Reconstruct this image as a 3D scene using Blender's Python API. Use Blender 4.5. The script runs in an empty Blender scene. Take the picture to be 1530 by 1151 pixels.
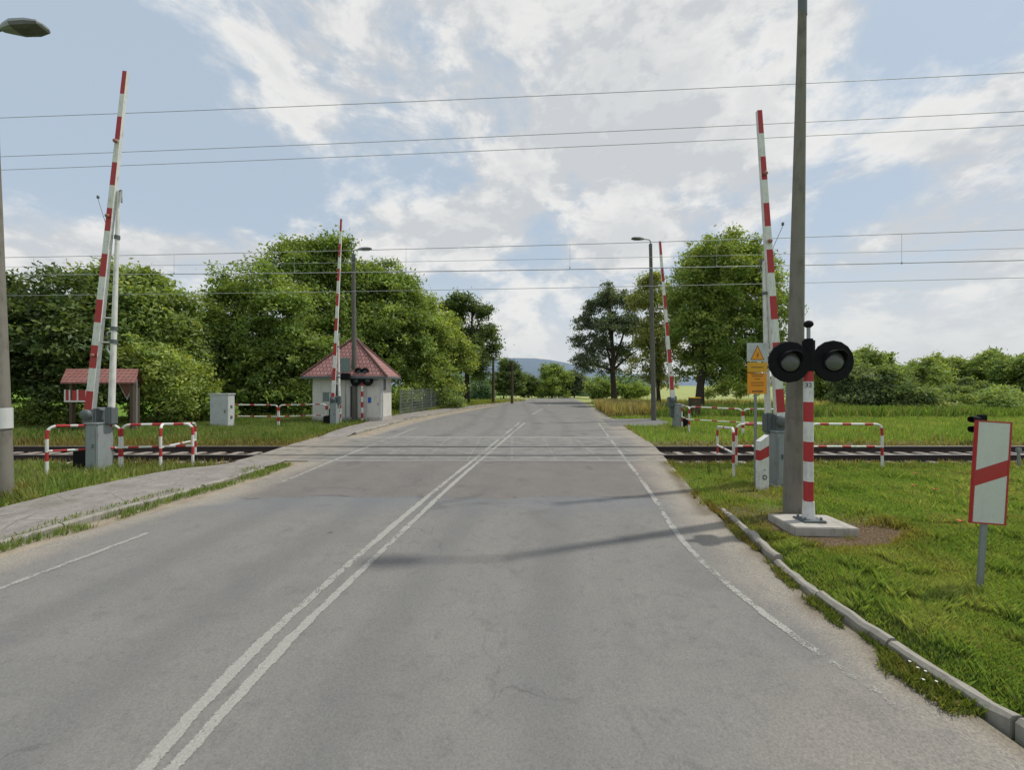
import bpy, bmesh, math, random
import numpy as np
from mathutils import Vector, Matrix
R = math.radians
scene = bpy.context.scene
COL = scene.collection
random.seed(7)

# ------------------------------------------------------------------ camera model / terrain profile
CAMZ, F, CX, CY = 2.5, 600.0, 765.0, 575.5
RISE = 0.47
def zp(Y):
    """height of the road surface along the viewing direction: climbs to the rails, level, then drops past the crest"""
    Y = np.asarray(Y, dtype=float)
    t = np.clip(Y/11.0, 0, 1)
    z = RISE*(1.5*t-0.5*t**3)
    d = np.clip((Y-50)/70.0, 0, 1)
    return z - 1.1*d*d*(3-2*d)
def zpf(y): return float(zp(y))
def G(px, py, dz=0.0):
    """ground point seen at a position in the photograph"""
    lo, hi = 0.3, 400.0
    for _ in range(60):
        m = 0.5*(lo+hi)
        if CY+F*(CAMZ-zpf(m)-dz)/m > py: lo = m
        else: hi = m
    return ((px-CX)/F*lo, lo)
def at(px, py, Y): return Vector(((px-CX)/F*Y, Y, CAMZ+(CY-py)/F*Y))

def line(pts, dz=0.0):
    a = np.array(sorted([G(x, y, dz)[::-1] for x, y in pts]))
    ys, xs = a[:, 0], a[:, 1]               # Y ascending, X
    q = np.linspace(ys[0], ys[-1], max(60, int((ys[-1]-ys[0])/.08))); v = np.interp(q, ys, xs); st = q[1]-q[0]
    for w_ in (.7, .5):                     # round off the corners between measured points
        k = max(1, int(w_/st)); d0 = v[1]-v[0]; d1 = v[-1]-v[-2]
        p = np.concatenate([v[0]+d0*np.arange(-k, 0), v, v[-1]+d1*np.arange(1, k+1)]); v = np.convolve(p, np.ones(2*k+1)/(2*k+1), 'valid')
    return q, v
def ev(ln, Y):
    ys, xs = ln
    Y = np.asarray(Y, dtype=float)
    r = np.interp(Y, ys, xs)
    s0 = (xs[1]-xs[0])/(ys[1]-ys[0]); s1 = (xs[-1]-xs[-2])/(ys[-1]-ys[-2])
    s1 = min(max(s1, -0.2), 0.4)
    r = np.where(Y < ys[0], xs[0]+s0*(Y-ys[0]), r)
    return np.where(Y > ys[-1], xs[-1]+s1*(Y-ys[-1]), r)

ROAD_L = line([(0,840),(60,820),(150,791),(250,763),(350,735),(420,708),(480,685),(540,656),(600,637),(660,622),(740,606.5),(752,604)])
ROAD_R = line([(1530,1140),(1430,1068),(1320,985),(1230,925),(1150,850),(1080,790),(1030,740),(1005,705),(990,690),(970,665),(925,634),(897,616),(880,606.5),(875,604)])
WALK_U = line([(0,765),(100,740),(200,718),(300,700),(370,688),(430,668),(520,640),(600,620),(690,609),(735,604.5)])
WALK_D = line([(0,818),(70,797),(140,777),(300,733),(405,700),(470,673),(530,649),(610,627),(695,611),(740,605)])
EDGE_R = line([(1345,1060),(1202,967),(1150,925),(1090,880),(1030,825),(1003,787),(977,744),(937,690),(893.6,631.6)])
CENT_L = line([(213,1151),(252,1100),(372,975),(568,803),(630,750),(699,695),(771,636)])
CENT_R = line([(258,1151),(304,1100),(411,975),(584,812),(646,752),(718,688),(783,633)])
EDGE_L = line([(0,880),(215,800),(430,718),(600,648)])
KERB_R = line([(1078,757),(1120,795),(1160,832),(1200,868),(1250,908),(1330,962),(1400,1003),(1470,1043),(1530,1080)], 0.08)

# ------------------------------------------------------------------ small helpers
def link(o): COL.objects.link(o); return o
def thing(name, label, cat, loc=(0,0,0), rz=0.0, group=None):
    o = bpy.data.objects.new(name, None); link(o)
    o.empty_display_size = 0.2
    o.location = loc; o.rotation_euler = (0, 0, rz)
    o['label'] = label; o['category'] = cat
    if group: o['group'] = group
    return o
def tag(o, label, cat, group=None, kind=None):
    if label: o['label'] = label
    if cat: o['category'] = cat
    if group: o['group'] = group
    if kind: o['kind'] = kind
    return o

class MB:
    """collects faces, then links them as ONE mesh object"""
    def __init__(s): s.v = []; s.f = []; s.m = []; s.sm = []
    def add(s, vs, fs, mi=0, smooth=False):
        b = len(s.v); s.v += [tuple(p) for p in vs]
        for k, f in enumerate(fs):
            s.f.append([b+i for i in f]); s.m.append(mi[k] if isinstance(mi, (list, tuple)) else mi); s.sm.append(smooth)
    def box(s, c, d, mi=0, M=None, taper=1.0, bev=0.0):
        x, y, z = d[0]/2, d[1]/2, d[2]/2
        bm = bmesh.new()
        vs = [bm.verts.new(p) for p in [(-x,-y,-z),(x,-y,-z),(x,y,-z),(-x,y,-z),(-x*taper,-y*taper,z),(x*taper,-y*taper,z),(x*taper,y*taper,z),(-x*taper,y*taper,z)]]
        for f in [(0,3,2,1),(4,5,6,7),(0,1,5,4),(1,2,6,5),(2,3,7,6),(3,0,4,7)]: bm.faces.new([vs[i] for i in f])
        if bev > 0: bmesh.ops.bevel(bm, geom=bm.edges[:], offset=bev, segments=2, affect='EDGES')
        bm.verts.index_update()
        P = [v.co.copy() for v in bm.verts]
        if M is not None: P = [M @ p for p in P]
        P = [(p.x+c[0], p.y+c[1], p.z+c[2]) for p in P]
        s.add(P, [[v.index for v in f.verts] for f in bm.faces], mi); bm.free()
    def tube(s, path, r, n=10, mi=0, caps=True):
        P = [Vector(p) for p in path]; N = len(P)
        rs = r if isinstance(r, (list, tuple)) else [r]*N
        vs = []; up = None
        for i in range(N):
            t = (P[min(i+1, N-1)]-P[max(i-1, 0)]).normalized()
            if up is None:
                up = Vector((0, 0, 1)) if abs(t.z) < .9 else Vector((0, 1, 0))
            a = t.cross(up)
            if a.length < 1e-4: a = t.cross(Vector((1, 0, 0)))
            a.normalize(); b = t.cross(a).normalized(); up = b.cross(t).normalized() if False else up
            for k in range(n):
                w = 2*math.pi*k/n
                vs.append(P[i]+(a*math.cos(w)+b*math.sin(w))*rs[i])
        fs = []; ms = []
        for i in range(N-1):
            for k in range(n):
                fs.append([i*n+k, i*n+(k+1) % n, (i+1)*n+(k+1) % n, (i+1)*n+k]); ms.append(mi[i] if isinstance(mi, (list, tuple)) else mi)
        s.add(vs, fs, ms, True)
        if caps:
            m0 = mi[0] if isinstance(mi, (list, tuple)) else mi
            s.add(vs[:n], [list(range(n))[::-1]], m0); m1 = mi[-1] if isinstance(mi, (list, tuple)) else mi
            s.add(vs[-n:], [list(range(n))], m1)
    def lathe(s, prof, n=24, mi=0, M=None, smooth=True):
        vs = []
        for r, z in prof:
            for k in range(n):
                w = 2*math.pi*k/n; p = Vector((r*math.cos(w), r*math.sin(w), z))
                vs.append(M @ p if M is not None else p)
        fs = []
        for i in range(len(prof)-1):
            for k in range(n): fs.append([i*n+k, i*n+(k+1) % n, (i+1)*n+(k+1) % n, (i+1)*n+k])
        s.add(vs, fs, mi, smooth)
    def build(s, name, mats, parent=None):
        me = bpy.data.meshes.new(name); me.from_pydata(s.v, [], s.f)
        for m in (mats if isinstance(mats, (list, tuple)) else [mats]): me.materials.append(m)
        me.polygons.foreach_set('material_index', s.m); me.polygons.foreach_set('use_smooth', s.sm)
        me.update()
        o = bpy.data.objects.new(name, me); link(o)
        if parent is not None: o.parent = parent
        return o

def np_mesh(name, V, faces_n, mats, cols=None, parent=None, smooth=False, mi=None):
    """V: (N*k,3) array of N separate k-gons"""
    k = faces_n; n = len(V)//k
    me = bpy.data.meshes.new(name)
    me.vertices.add(len(V)); me.vertices.foreach_set('co', V.astype(np.float32).ravel())
    me.loops.add(len(V)); me.loops.foreach_set('vertex_index', np.arange(len(V), dtype=np.int32))
    me.polygons.add(n); me.polygons.foreach_set('loop_start', (np.arange(n)*k).astype(np.int32))
    if cols is not None:
        ca = me.color_attributes.new('tint', 'FLOAT_COLOR', 'POINT')
        ca.data.foreach_set('color', cols.astype(np.float32).ravel())
    for m in (mats if isinstance(mats, (list, tuple)) else [mats]): me.materials.append(m)
    if mi is not None: me.polygons.foreach_set('material_index', mi.astype(np.int32))
    me.update(calc_edges=True); me.validate()
    o = bpy.data.objects.new(name, me); link(o)
    if parent is not None: o.parent = parent
    return o

# ------------------------------------------------------------------ materials
def nt(m): return m.node_tree.nodes, m.node_tree.links
def rgba(c): return (c[0], c[1], c[2], 1)
def newmat(name):
    m = bpy.data.materials.new(name); m.use_nodes = True
    N, L = nt(m); b = N['Principled BSDF']; return m, N, L, b
def noise(N, L, vec, scale, detail=4, rough=.55, dist=0):
    n = N.new('ShaderNodeTexNoise'); n.inputs['Scale'].default_value = scale; n.inputs['Detail'].default_value = detail
    n.inputs['Roughness'].default_value = rough; n.inputs['Distortion'].default_value = dist
    if vec is not None: L.new(vec, n.inputs['Vector'])
    return n.outputs['Fac']
def ramp(N, L, fac, stops):
    r = N.new('ShaderNodeValToRGB'); e = r.color_ramp.elements
    while len(e) < len(stops): e.new(0.5)
    for i, (p, c) in enumerate(stops):
        e[i].position = p; e[i].color = c if len(c) == 4 else rgba(c)
    L.new(fac, r.inputs['Fac']); return r.outputs['Color']
def mixc(N, L, fac, a, b, mode='MIX'):
    n = N.new('ShaderNodeMix'); n.data_type = 'RGBA'; n.blend_type = mode
    for v, i in ((fac, 0), (a, 6), (b, 7)):
        if isinstance(v, (int, float)): n.inputs[i].default_value = v
        elif isinstance(v, tuple): n.inputs[i].default_value = rgba(v)
        else: L.new(v, n.inputs[i])
    return n.outputs[2]
def math_(N, L, op, a, b=0.0, c=None, clamp=False):
    n = N.new('ShaderNodeMath'); n.operation = op; n.use_clamp = clamp
    for i, v in enumerate((a, b) if c is None else (a, b, c)):
        if isinstance(v, (int, float)): n.inputs[i].default_value = v
        else: L.new(v, n.inputs[i])
    return n.outputs[0]
def maprange(N, L, v, a, b, c=0.0, d=1.0, smooth=True):
    n = N.new('ShaderNodeMapRange'); n.interpolation_type = 'SMOOTHSTEP' if smooth else 'LINEAR'
    for i, q in zip((1, 2, 3, 4), (a, b, c, d)): n.inputs[i].default_value = q
    L.new(v, n.inputs[0]); return n.outputs[0]
def bump(N, L, b, h, strength=.3, dist=.02):
    n = N.new('ShaderNodeBump'); n.inputs['Strength'].default_value = strength; n.inputs['Distance'].default_value = dist
    L.new(h, n.inputs['Height']); L.new(n.outputs['Normal'], b.inputs['Normal'])
def worn(name, c, dirt=(0.12,0.10,0.08), amt=.35, scale=6, rough=.55, metal=0.0, bmp=.15, fine=60):
    """painted or bare surface with blotchy weathering, streaks and grime"""
    m, N, L, b = newmat(name)
    tc = N.new('ShaderNodeTexCoord'); o = tc.outputs['Object']
    mp = N.new('ShaderNodeMapping'); mp.inputs['Scale'].default_value = (1, 1, .18); L.new(o, mp.inputs[0])
    a = noise(N, L, o, scale, 6, .6); s = noise(N, L, mp.outputs[0], scale*4, 4, .6); f = noise(N, L, o, fine, 3, .6)
    v = math_(N, L, 'MULTIPLY', a, s)
    fac = maprange(N, L, v, .2, .45, 0, amt)
    c2 = tuple(min(1, x*1.12) for x in c); c1 = tuple(x*.85 for x in c)
    base = mixc(N, L, f, c1, c2)
    L.new(mixc(N, L, fac, base, dirt), b.inputs['Base Color'])
    b.inputs['Roughness'].default_value = rough; b.inputs['Metallic'].default_value = metal
    L.new(math_(N, L, 'ADD', math_(N, L, 'MULTIPLY', a, .25), rough-.12), b.inputs['Roughness'])
    bump(N, L, b, math_(N, L, 'ADD', f, a), bmp, .004)
    return m
M = {}
M['white'] = worn('white_paint', (.70,.70,.67), amt=.40)
M['red'] = worn('red_paint', (.42,.022,.028), dirt=(.22,.10,.09), amt=.35)
M['grey'] = worn('grey_paint', (.26,.29,.30), amt=.35, scale=4)
M['dgrey'] = worn('dark_grey_paint', (.10,.12,.125), amt=.3)
M['palegrey'] = worn('pale_grey_paint', (.50,.52,.52), amt=.3, scale=3)
M['galv'] = worn('galvanised_steel', (.26,.28,.28), amt=.3, rough=.5, metal=.35)
M['black'] = worn('black_plastic', (.006,.006,.008), dirt=(.02,.02,.02), amt=.3, rough=.75)
M['concrete'] = worn('pole_concrete', (.20,.185,.155), dirt=(.09,.085,.07), amt=.75, scale=3, rough=.9, bmp=.5)
M['dconcrete'] = worn('dark_concrete', (.12,.115,.10), dirt=(.06,.06,.05), amt=.5, scale=3, rough=.9, bmp=.5)
M['slab'] = worn('slab_concrete', (.42,.40,.36), dirt=(.20,.17,.13), amt=.6, scale=4, rough=.9, bmp=.5)
M['wall'] = worn('plaster', (.60,.585,.54), dirt=(.30,.27,.23), amt=.4, scale=2, rough=.9)
M['darkhole'] = worn('dark_interior', (.014,.015,.017), amt=.1)  # shade of the unlit room put into a flat doorway panel's colour
M['wood'] = worn('dark_wood', (.075,.05,.032), amt=.4, rough=.8)
M['brownred'] = worn('brick_red_panel', (.30,.12,.09), amt=.3)
M['blue'] = worn('blue_notice', (.02,.09,.42), amt=.2)
M['orange'] = worn('orange_sheet', (.80,.30,.012), dirt=(.45,.22,.04), amt=.25)
M['yellow'] = worn('yellow_sheet', (.66,.34,.015), dirt=(.4,.25,.05), amt=.25)
M['black'].node_tree.nodes['Principled BSDF'].inputs['Specular IOR Level'].default_value = .18
M['lens'] = worn('signal_lens', (.085,.088,.086), rough=.25, amt=.2)
M['teal'] = worn('green_grey_metal', (.16,.21,.20), amt=.3)
M['ink'] = worn('dark_print', (.16,.075,.02), amt=.1)
M['inkblack'] = worn('black_print', (.02,.02,.02), amt=.1)
M['bark'] = worn('bark', (.055,.043,.032), dirt=(.025,.02,.016), amt=.7, scale=5, rough=.95, bmp=.8)
M['glass'] = worn('dark_glass', (.03,.04,.045), rough=.12, amt=.1)
M['wire'] = worn('wire', (.36,.37,.39), amt=.15)
M['sleeper'] = worn('sleeper_concrete', (.33,.29,.25), dirt=(.12,.09,.07), amt=.7, scale=5, rough=.95)
M['rail'] = worn('rail_rust', (.035,.025,.022), dirt=(.02,.015,.015), amt=.5, rough=.8)
M['railtop'] = worn('rail_head', (.50,.48,.46), amt=.3, rough=.35, metal=.7)
M['retro'] = worn('retroreflective_white', (.58,.59,.57), dirt=(.40,.40,.38), amt=.25, rough=.4)

# tiles
def tiles(name, c1, c2):
    m, N, L, b = newmat(name)
    g = N.new('ShaderNodeTexCoord'); o = g.outputs['UV']
    br = N.new('ShaderNodeTexBrick'); L.new(o, br.inputs['Vector'])
    br.inputs['Color1'].default_value = rgba(c1); br.inputs['Color2'].default_value = rgba(c2); br.inputs['Mortar'].default_value = rgba(tuple(x*.35 for x in c1))
    br.inputs['Scale'].default_value = 1; br.inputs['Brick Width'].default_value = .20; br.inputs['Row Height'].default_value = .25; br.inputs['Mortar Size'].default_value = .035
    br.inputs['Mortar Smooth'].default_value = .8
    f = noise(N, L, o, 5, 5); c = mixc(N, L, maprange(N, L, f, .35, .75, 0, .45), br.outputs['Color'], (.17,.12,.10))
    L.new(c, b.inputs['Base Color']); b.inputs['Roughness'].default_value = .65
    bump(N, L, b, br.outputs['Fac'], -.8, .03); return m
M['tile'] = tiles('red_roof_tiles', (.34,.145,.135), (.43,.21,.195))
M['tile_old'] = tiles('old_roof_tiles', (.27,.095,.08), (.33,.13,.11))

# leaves
def leafmat(name):
    m, N, L, b = newmat(name)
    N.remove(b); out = N['Material Output']
    at_ = N.new('ShaderNodeAttribute'); at_.attribute_name = 'tint'
    d = N.new('ShaderNodeBsdfDiffuse'); t = N.new('ShaderNodeBsdfTranslucent'); g = N.new('ShaderNodeBsdfGlossy')
    g.inputs['Roughness'].default_value = .5; g.inputs['Color'].default_value = (.5,.5,.5,1)
    L.new(at_.outputs['Color'], d.inputs['Color'])
    w = mixc(N, L, 1.0, at_.outputs['Color'], (1.25,1.15,.45), 'MULTIPLY'); L.new(w, t.inputs['Color'])
    x = N.new('ShaderNodeMixShader'); x.inputs[0].default_value = .45; L.new(d.outputs[0], x.inputs[1]); L.new(t.outputs[0], x.inputs[2])
    y = N.new('ShaderNodeMixShader'); y.inputs[0].default_value = .035; L.new(x.outputs[0], y.inputs[1]); L.new(g.outputs[0], y.inputs[2])
    L.new(y.outputs[0], out.inputs['Surface']); return m
M['leaf'] = leafmat('leaf')

# ------------------------------------------------------------------ smooth value noise in numpy for ground & scatter
def vnoise(x, y, seed=0):
    xi = np.floor(x).astype(np.int64); yi = np.floor(y).astype(np.int64); fx = x-xi; fy = y-yi
    fx = fx*fx*(3-2*fx); fy = fy*fy*(3-2*fy)
    def h(a, b):
        n = (a*374761393+b*668265263+seed*974634541) & 0x7fffffff
        n = ((n ^ (n >> 13))*1274126177) & 0x7fffffff
        return ((n ^ (n >> 16)) & 0xffff)/65535.0
    return (h(xi, yi)*(1-fx)+h(xi+1, yi)*fx)*(1-fy)+(h(xi, yi+1)*(1-fx)+h(xi+1, yi+1)*fx)*fy
def fbm(x, y, seed=0, o=4):
    s = 0; a = .5; t = 0
    for k in range(o): s = s+a*vnoise(x*2**k, y*2**k, seed+k); t += a; a *= .5
    return s/t

TR0, TR1 = 11.6, 13.2              # the two running rails
def smooth01(t): t = np.clip(t, 0, 1); return t*t*(3-2*t)
def right_of(X, Y):
    """metres to the right of the paved strip (negative when on it)"""
    k = np.where(Y < 7.0, ev(KERB_R, Y)+.06, ev(ROAD_R, Y))
    return X-np.maximum(k, ev(ROAD_R, Y))
def left_of(X, Y): return ev(WALK_U, Y)-X
SLAB = G(1208, 787)
def terrain(X, Y):
    X = np.asarray(X, float); Y = np.asarray(Y, float)
    z = zp(Y)
    r = right_of(X, Y); l = left_of(X, Y); off = np.maximum(r, l)
    paved = off < 0
    far = smooth01((np.abs(X)-14)/60)+smooth01((Y-30)/60)
    bumps = (fbm(X*.9, Y*.9, 3)-.5)*.10+(fbm(X*.12, Y*.12, 9)-.5)*.5*np.clip(far, 0, 1)
    z = z+np.where(paved, -.06, np.minimum(smooth01(off/.5), 1)*bumps-.03)
    z = z+.11*smooth01(r/.25)*smooth01((7.6-Y)/1.2)*(~paved)*(.12+.88*smooth01((np.hypot((X-SLAB[0])*.8, Y-SLAB[1])-.55)/.6))          # verge behind the kerb
    z = z+.07*smooth01(l/.4)*smooth01((10-Y)/1)*(~paved)
    tr = smooth01((Y-10.35)/.45)*smooth01((14.7-Y)/.5)*(~paved)*smooth01(off/.35)
    z = z*(1-tr)+(RISE-.27)*tr
    z = z+.10*smooth01((Y-14.6)/1.2)*smooth01((19-Y)/3)*smooth01(l/1.0)*(~paved)
    return z
def tz(x, y): return float(terrain(np.array([x]), np.array([y]))[0])
def GT(px, py):
    x, y = G(px, py)
    for _ in range(6): x, y = G(px, py, tz(x, y)-zpf(y))
    return x, y, tz(x, y)

# ------------------------------------------------------------------ ground
def grid_mesh(name, xs, ys, zfun, mat, attrs=None):
    X, Y = np.meshgrid(xs, ys); Z = zfun(X, Y)
    V = np.stack([X, Y, Z], -1).reshape(-1, 3); nx, ny = len(xs), len(ys)
    i = np.arange(nx-1)[None, :]+np.arange(ny-1)[:, None]*nx
    Fc = np.stack([i, i+1, i+1+nx, i+nx], -1).reshape(-1, 4)
    me = bpy.data.meshes.new(name); me.from_pydata(V.tolist(), [], Fc.tolist())
    if attrs:
        for k, fn in attrs.items():
            a = me.attributes.new(k, 'FLOAT', 'POINT'); a.data.foreach_set('value', fn(X, Y).astype(np.float32).ravel())
    me.polygons.foreach_set('use_smooth', [True]*len(me.polygons)); me.materials.append(mat)
    me.update(); o = bpy.data.objects.new(name, me); link(o); return o
def loft(name, yl, left, right, nx, dz, mat, attrs=None, zfun=None):
    """sheet between two edge curves, draped on the road profile"""
    Y = np.repeat(yl[:, None], nx, 1); u = np.linspace(0, 1, nx)[None, :]
    X = left(yl)[:, None]*(1-u)+right(yl)[:, None]*u
    Z = (zp(Y) if zfun is None else zfun(X, Y))+dz
    V = np.stack([X, Y, Z], -1).reshape(-1, 3); ny = len(yl)
    i = np.arange(nx-1)[None, :]+np.arange(ny-1)[:, None]*nx
    Fc = np.stack([i, i+1, i+1+nx, i+nx], -1).reshape(-1, 4)
    me = bpy.data.meshes.new(name); me.from_pydata(V.tolist(), [], Fc.tolist())
    if attrs:
        for k, fn in attrs.items():
            a = me.attributes.new(k, 'FLOAT', 'POINT'); a.data.foreach_set('value', np.asarray(fn(X, Y), dtype=np.float32).ravel())
    me.polygons.foreach_set('use_smooth', [True]*len(me.polygons)); me.materials.append(mat)
    me.update(); o = bpy.data.objects.new(name, me); link(o); return o

def axis(near0, near1, step, far0, far1):
    a = list(np.arange(near0, near1+1e-6, step)); s = step; x = near1
    while x < far1: s *= 1.25; x += s; a.append(min(x, far1))
    s = step; x = near0; b = []
    while x > far0: s *= 1.25; x -= s; b.append(max(x, far0))
    return np.array(b[::-1]+a)

def dirtmask(X, Y):
    d = np.zeros_like(X)
    r = right_of(X, Y); l = left_of(X, Y)
    n = fbm(X*2.2, Y*2.2, 21)
    def spot(px, py, rad, w):
        x, y = G(px, py); q = np.hypot(X-x, (Y-y)*1.0)/rad
        return w*smooth01(1.25-q+(n-.5)*.9)
    d = np.maximum(d, spot(1200, 795, 1.1, 1.1)); d = np.maximum(d, spot(1285, 795, .75, 1.1)); d = np.maximum(d, spot(1110, 770, .7, .8)); d = np.maximum(d, spot(1120, 735, .8, .6))
    d = np.maximum(d, spot(1160, 725, .8, .6)); d = np.maximum(d, spot(0, 745, .6, .8)); d = np.maximum(d, spot(240, 695, 1.2, .45))
    d = np.maximum(d, .75*smooth01(1-np.maximum(r, 0)/.35+(n-.5))*(Y > 6.2)*(r > -.4)); d = np.maximum(d, .6*smooth01(1-np.maximum(l, 0)/.3+(n-.5))*(l > -.4))
    d = np.maximum(d, .9*smooth01((Y-10.1)/.3)*smooth01((14.8-Y)/.3)*smooth01(.9+n-.5))
    return d
def dry(X, Y):
    n = fbm(X*.5, Y*.35, 33)
    a = smooth01((Y-31)/8)*smooth01((X+6)/6)*.95
    b = smooth01((Y-15)/1)*smooth01((18.5-Y)/1.5)*smooth01((X-7)/3)*.45
    return np.clip(np.maximum(a, b)*(.5+n), 0, 1)
m, N, L, b = newmat('ground'); M['ground'] = m
g = N.new('ShaderNodeNewGeometry'); P = g.outputs['Position']
ad = N.new('ShaderNodeAttribute'); ad.attribute_name = 'dirt'; ady = N.new('ShaderNodeAttribute'); ady.attribute_name = 'dry'
big = noise(N, L, P, .55, 5); mid = noise(N, L, P, 4, 6, .65); fin = noise(N, L, P, 38, 4, .7)
grass = ramp(N, L, mid, [(.25,(.085,.17,.024)),(.5,(.16,.30,.04)),(.75,(.24,.37,.065))])
grass = mixc(N, L, maprange(N, L, big, .4, .7), grass, (.20,.28,.06))
grass = mixc(N, L, math_(N, L, 'MULTIPLY', ady.outputs['Fac'], .85), grass, mixc(N, L, mid, (.30,.33,.12), (.46,.45,.22)))
soil = ramp(N, L, fin, [(.25,(.09,.062,.036)),(.5,(.19,.135,.085)),(.8,(.31,.24,.165))])
c = mixc(N, L, ad.outputs['Fac'], grass, soil)
L.new(mixc(N, L, .55, c, mixc(N, L, 1.0, c, ramp(N, L, fin, [(.3,(.35,.35,.35)),(.7,(1.5,1.5,1.5))]), 'MULTIPLY')), b.inputs['Base Color'])
b.inputs['Roughness'].default_value = 1.0; b.inputs['Specular IOR Level'].default_value = .1
bump(N, L, b, math_(N, L, 'ADD', mid, fin), .9, .06)
xs = axis(-22, 22, .16, -4000, 4000); ys = axis(-2, 24, .16, -60, 5000)
ground = grid_mesh('ground', xs, ys, terrain, M['ground'], {'dirt': dirtmask, 'dry': dry}); tag(ground, None, None, None, 'structure')

# ------------------------------------------------------------------ asphalt road
m, N, L, b = newmat('asphalt'); M['asphalt'] = m
g = N.new('ShaderNodeNewGeometry'); P = g.outputs['Position']
sp = N.new('ShaderNodeSeparateXYZ'); L.new(P, sp.inputs[0])
du = N.new('ShaderNodeAttribute'); du.attribute_name = 'dust'; wh = N.new('ShaderNodeAttribute'); wh.attribute_name = 'wheel'
big = noise(N, L, P, .35, 5, .6, .6); mid = noise(N, L, P, 1.8, 6, .65, .8); fin = noise(N, L, P, 55, 3, .75); grit = noise(N, L, P, 190, 2, .8)
base = ramp(N, L, big, [(.3,(.160,.157,.150)),(.5,(.198,.190,.177)),(.7,(.170,.172,.170))])
base = mixc(N, L, maprange(N, L, mid, .38, .68, 0, .75), base, (.212,.203,.188))
m2 = noise(N, L, P, 5.5, 5, .7, .4); base = mixc(N, L, maprange(N, L, m2, .52, .68, 0, .45), base, (.135,.135,.134))
base = mixc(N, L, maprange(N, L, wh.outputs['Fac'], 0, 1, 0, .6), base, (.152,.152,.150))
# older browner patch of asphalt before the rails, with a tarry seam
yw = math_(N, L, 'ADD', sp.outputs['Y'], math_(N, L, 'MULTIPLY', math_(N, L, 'SUBTRACT', noise(N, L, P, 1.3, 3), .5), .55))
inp = math_(N, L, 'MULTIPLY', maprange(N, L, yw, 7.30, 7.60), maprange(N, L, yw, 10.6, 10.8, 1, 0))
base = mixc(N, L, math_(N, L, 'MULTIPLY', inp, .75), base, mixc(N, L, mid, (.122,.110,.103), (.200,.180,.166)))
blu = math_(N, L, 'MULTIPLY', maprange(N, L, yw, 6.2, 7.4), maprange(N, L, yw, 7.4, 7.6, 1, 0))
base = mixc(N, L, math_(N, L, 'MULTIPLY', blu, .45), base, (.15,.165,.185))
seam = math_(N, L, 'MULTIPLY', maprange(N, L, math_(N, L, 'ABSOLUTE', math_(N, L, 'SUBTRACT', yw, 7.48)), .015, .07, 1, 0), maprange(N, L, mid, .48, .60))
base = mixc(N, L, math_(N, L, 'MULTIPLY', seam, .45), base, (.06,.058,.055))
# cracks
vo = N.new('ShaderNodeTexVoronoi'); vo.feature = 'DISTANCE_TO_EDGE'; vo.inputs['Scale'].default_value = .55
wv = N.new('ShaderNodeVectorMath'); wv.operation = 'ADD'; wn = N.new('ShaderNodeTexNoise'); wn.inputs['Scale'].default_value = 1.4; wn.inputs['Detail'].default_value = 6; L.new(P, wn.inputs['Vector'])
L.new(P, wv.inputs[0]); L.new(wn.outputs['Color'], wv.inputs[1]); L.new(wv.outputs[0], vo.inputs['Vector'])
cr = math_(N, L, 'MULTIPLY', maprange(N, L, vo.outputs['Distance'], .002, .012, 1, 0), maprange(N, L, big, .50, .62))
base = mixc(N, L, math_(N, L, 'MULTIPLY', cr, .34), base, (.07,.068,.065))
# oil stains & dark spots
st = noise(N, L, P, .9, 3, .5, 1.0); base = mixc(N, L, math_(N, L, 'MULTIPLY', maprange(N, L, st, .56, .74, 0, .6), maprange(N, L, sp.outputs['Y'], 5.2, 7.5, .22, 1)), base, (.10,.098,.095))
sv = N.new('ShaderNodeTexVoronoi'); sv.inputs['Scale'].default_value = 1.1; L.new(P, sv.inputs['Vector'])
base = mixc(N, L, maprange(N, L, sv.outputs['Distance'], .015, .06, .75, 0), base, (.07,.068,.065))
dd = math_(N, L, 'MULTIPLY', du.outputs['Fac'], maprange(N, L, math_(N, L, 'ADD', math_(N, L, 'MULTIPLY', mid, .5), math_(N, L, 'MULTIPLY', fin, .5)), .25, .6))
base = mixc(N, L, math_(N, L, 'MINIMUM', math_(N, L, 'MULTIPLY', dd, 1.15), 1.0), base, mixc(N, L, fin, (.225,.200,.165), (.345,.315,.27)))
so_ = N.new('ShaderNodeAttribute'); so_.attribute_name = 'soil'
base = mixc(N, L, math_(N, L, 'MULTIPLY', so_.outputs['Fac'], .85), base, mixc(N, L, fin, (.085,.068,.042), (.20,.165,.105)))
base = mixc(N, L, 1.0, base, ramp(N, L, fin, [(.25,(.76,.76,.76)),(.5,(1,1,1)),(.8,(1.24,1.24,1.24))]), 'MULTIPLY')
base = mixc(N, L, 1.0, base, ramp(N, L, grit, [(.25,(.80,.80,.80)),(.8,(1.22,1.22,1.22))]), 'MULTIPLY')
L.new(base, b.inputs['Base Color']); b.inputs['Roughness'].default_value = .88; b.inputs['Specular IOR Level'].default_value = .25
bump(N, L, b, math_(N, L, 'ADD', fin, math_(N, L, 'ADD', grit, math_(N, L, 'MULTIPLY', mid, 1.0))), .25, .006)

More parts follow.
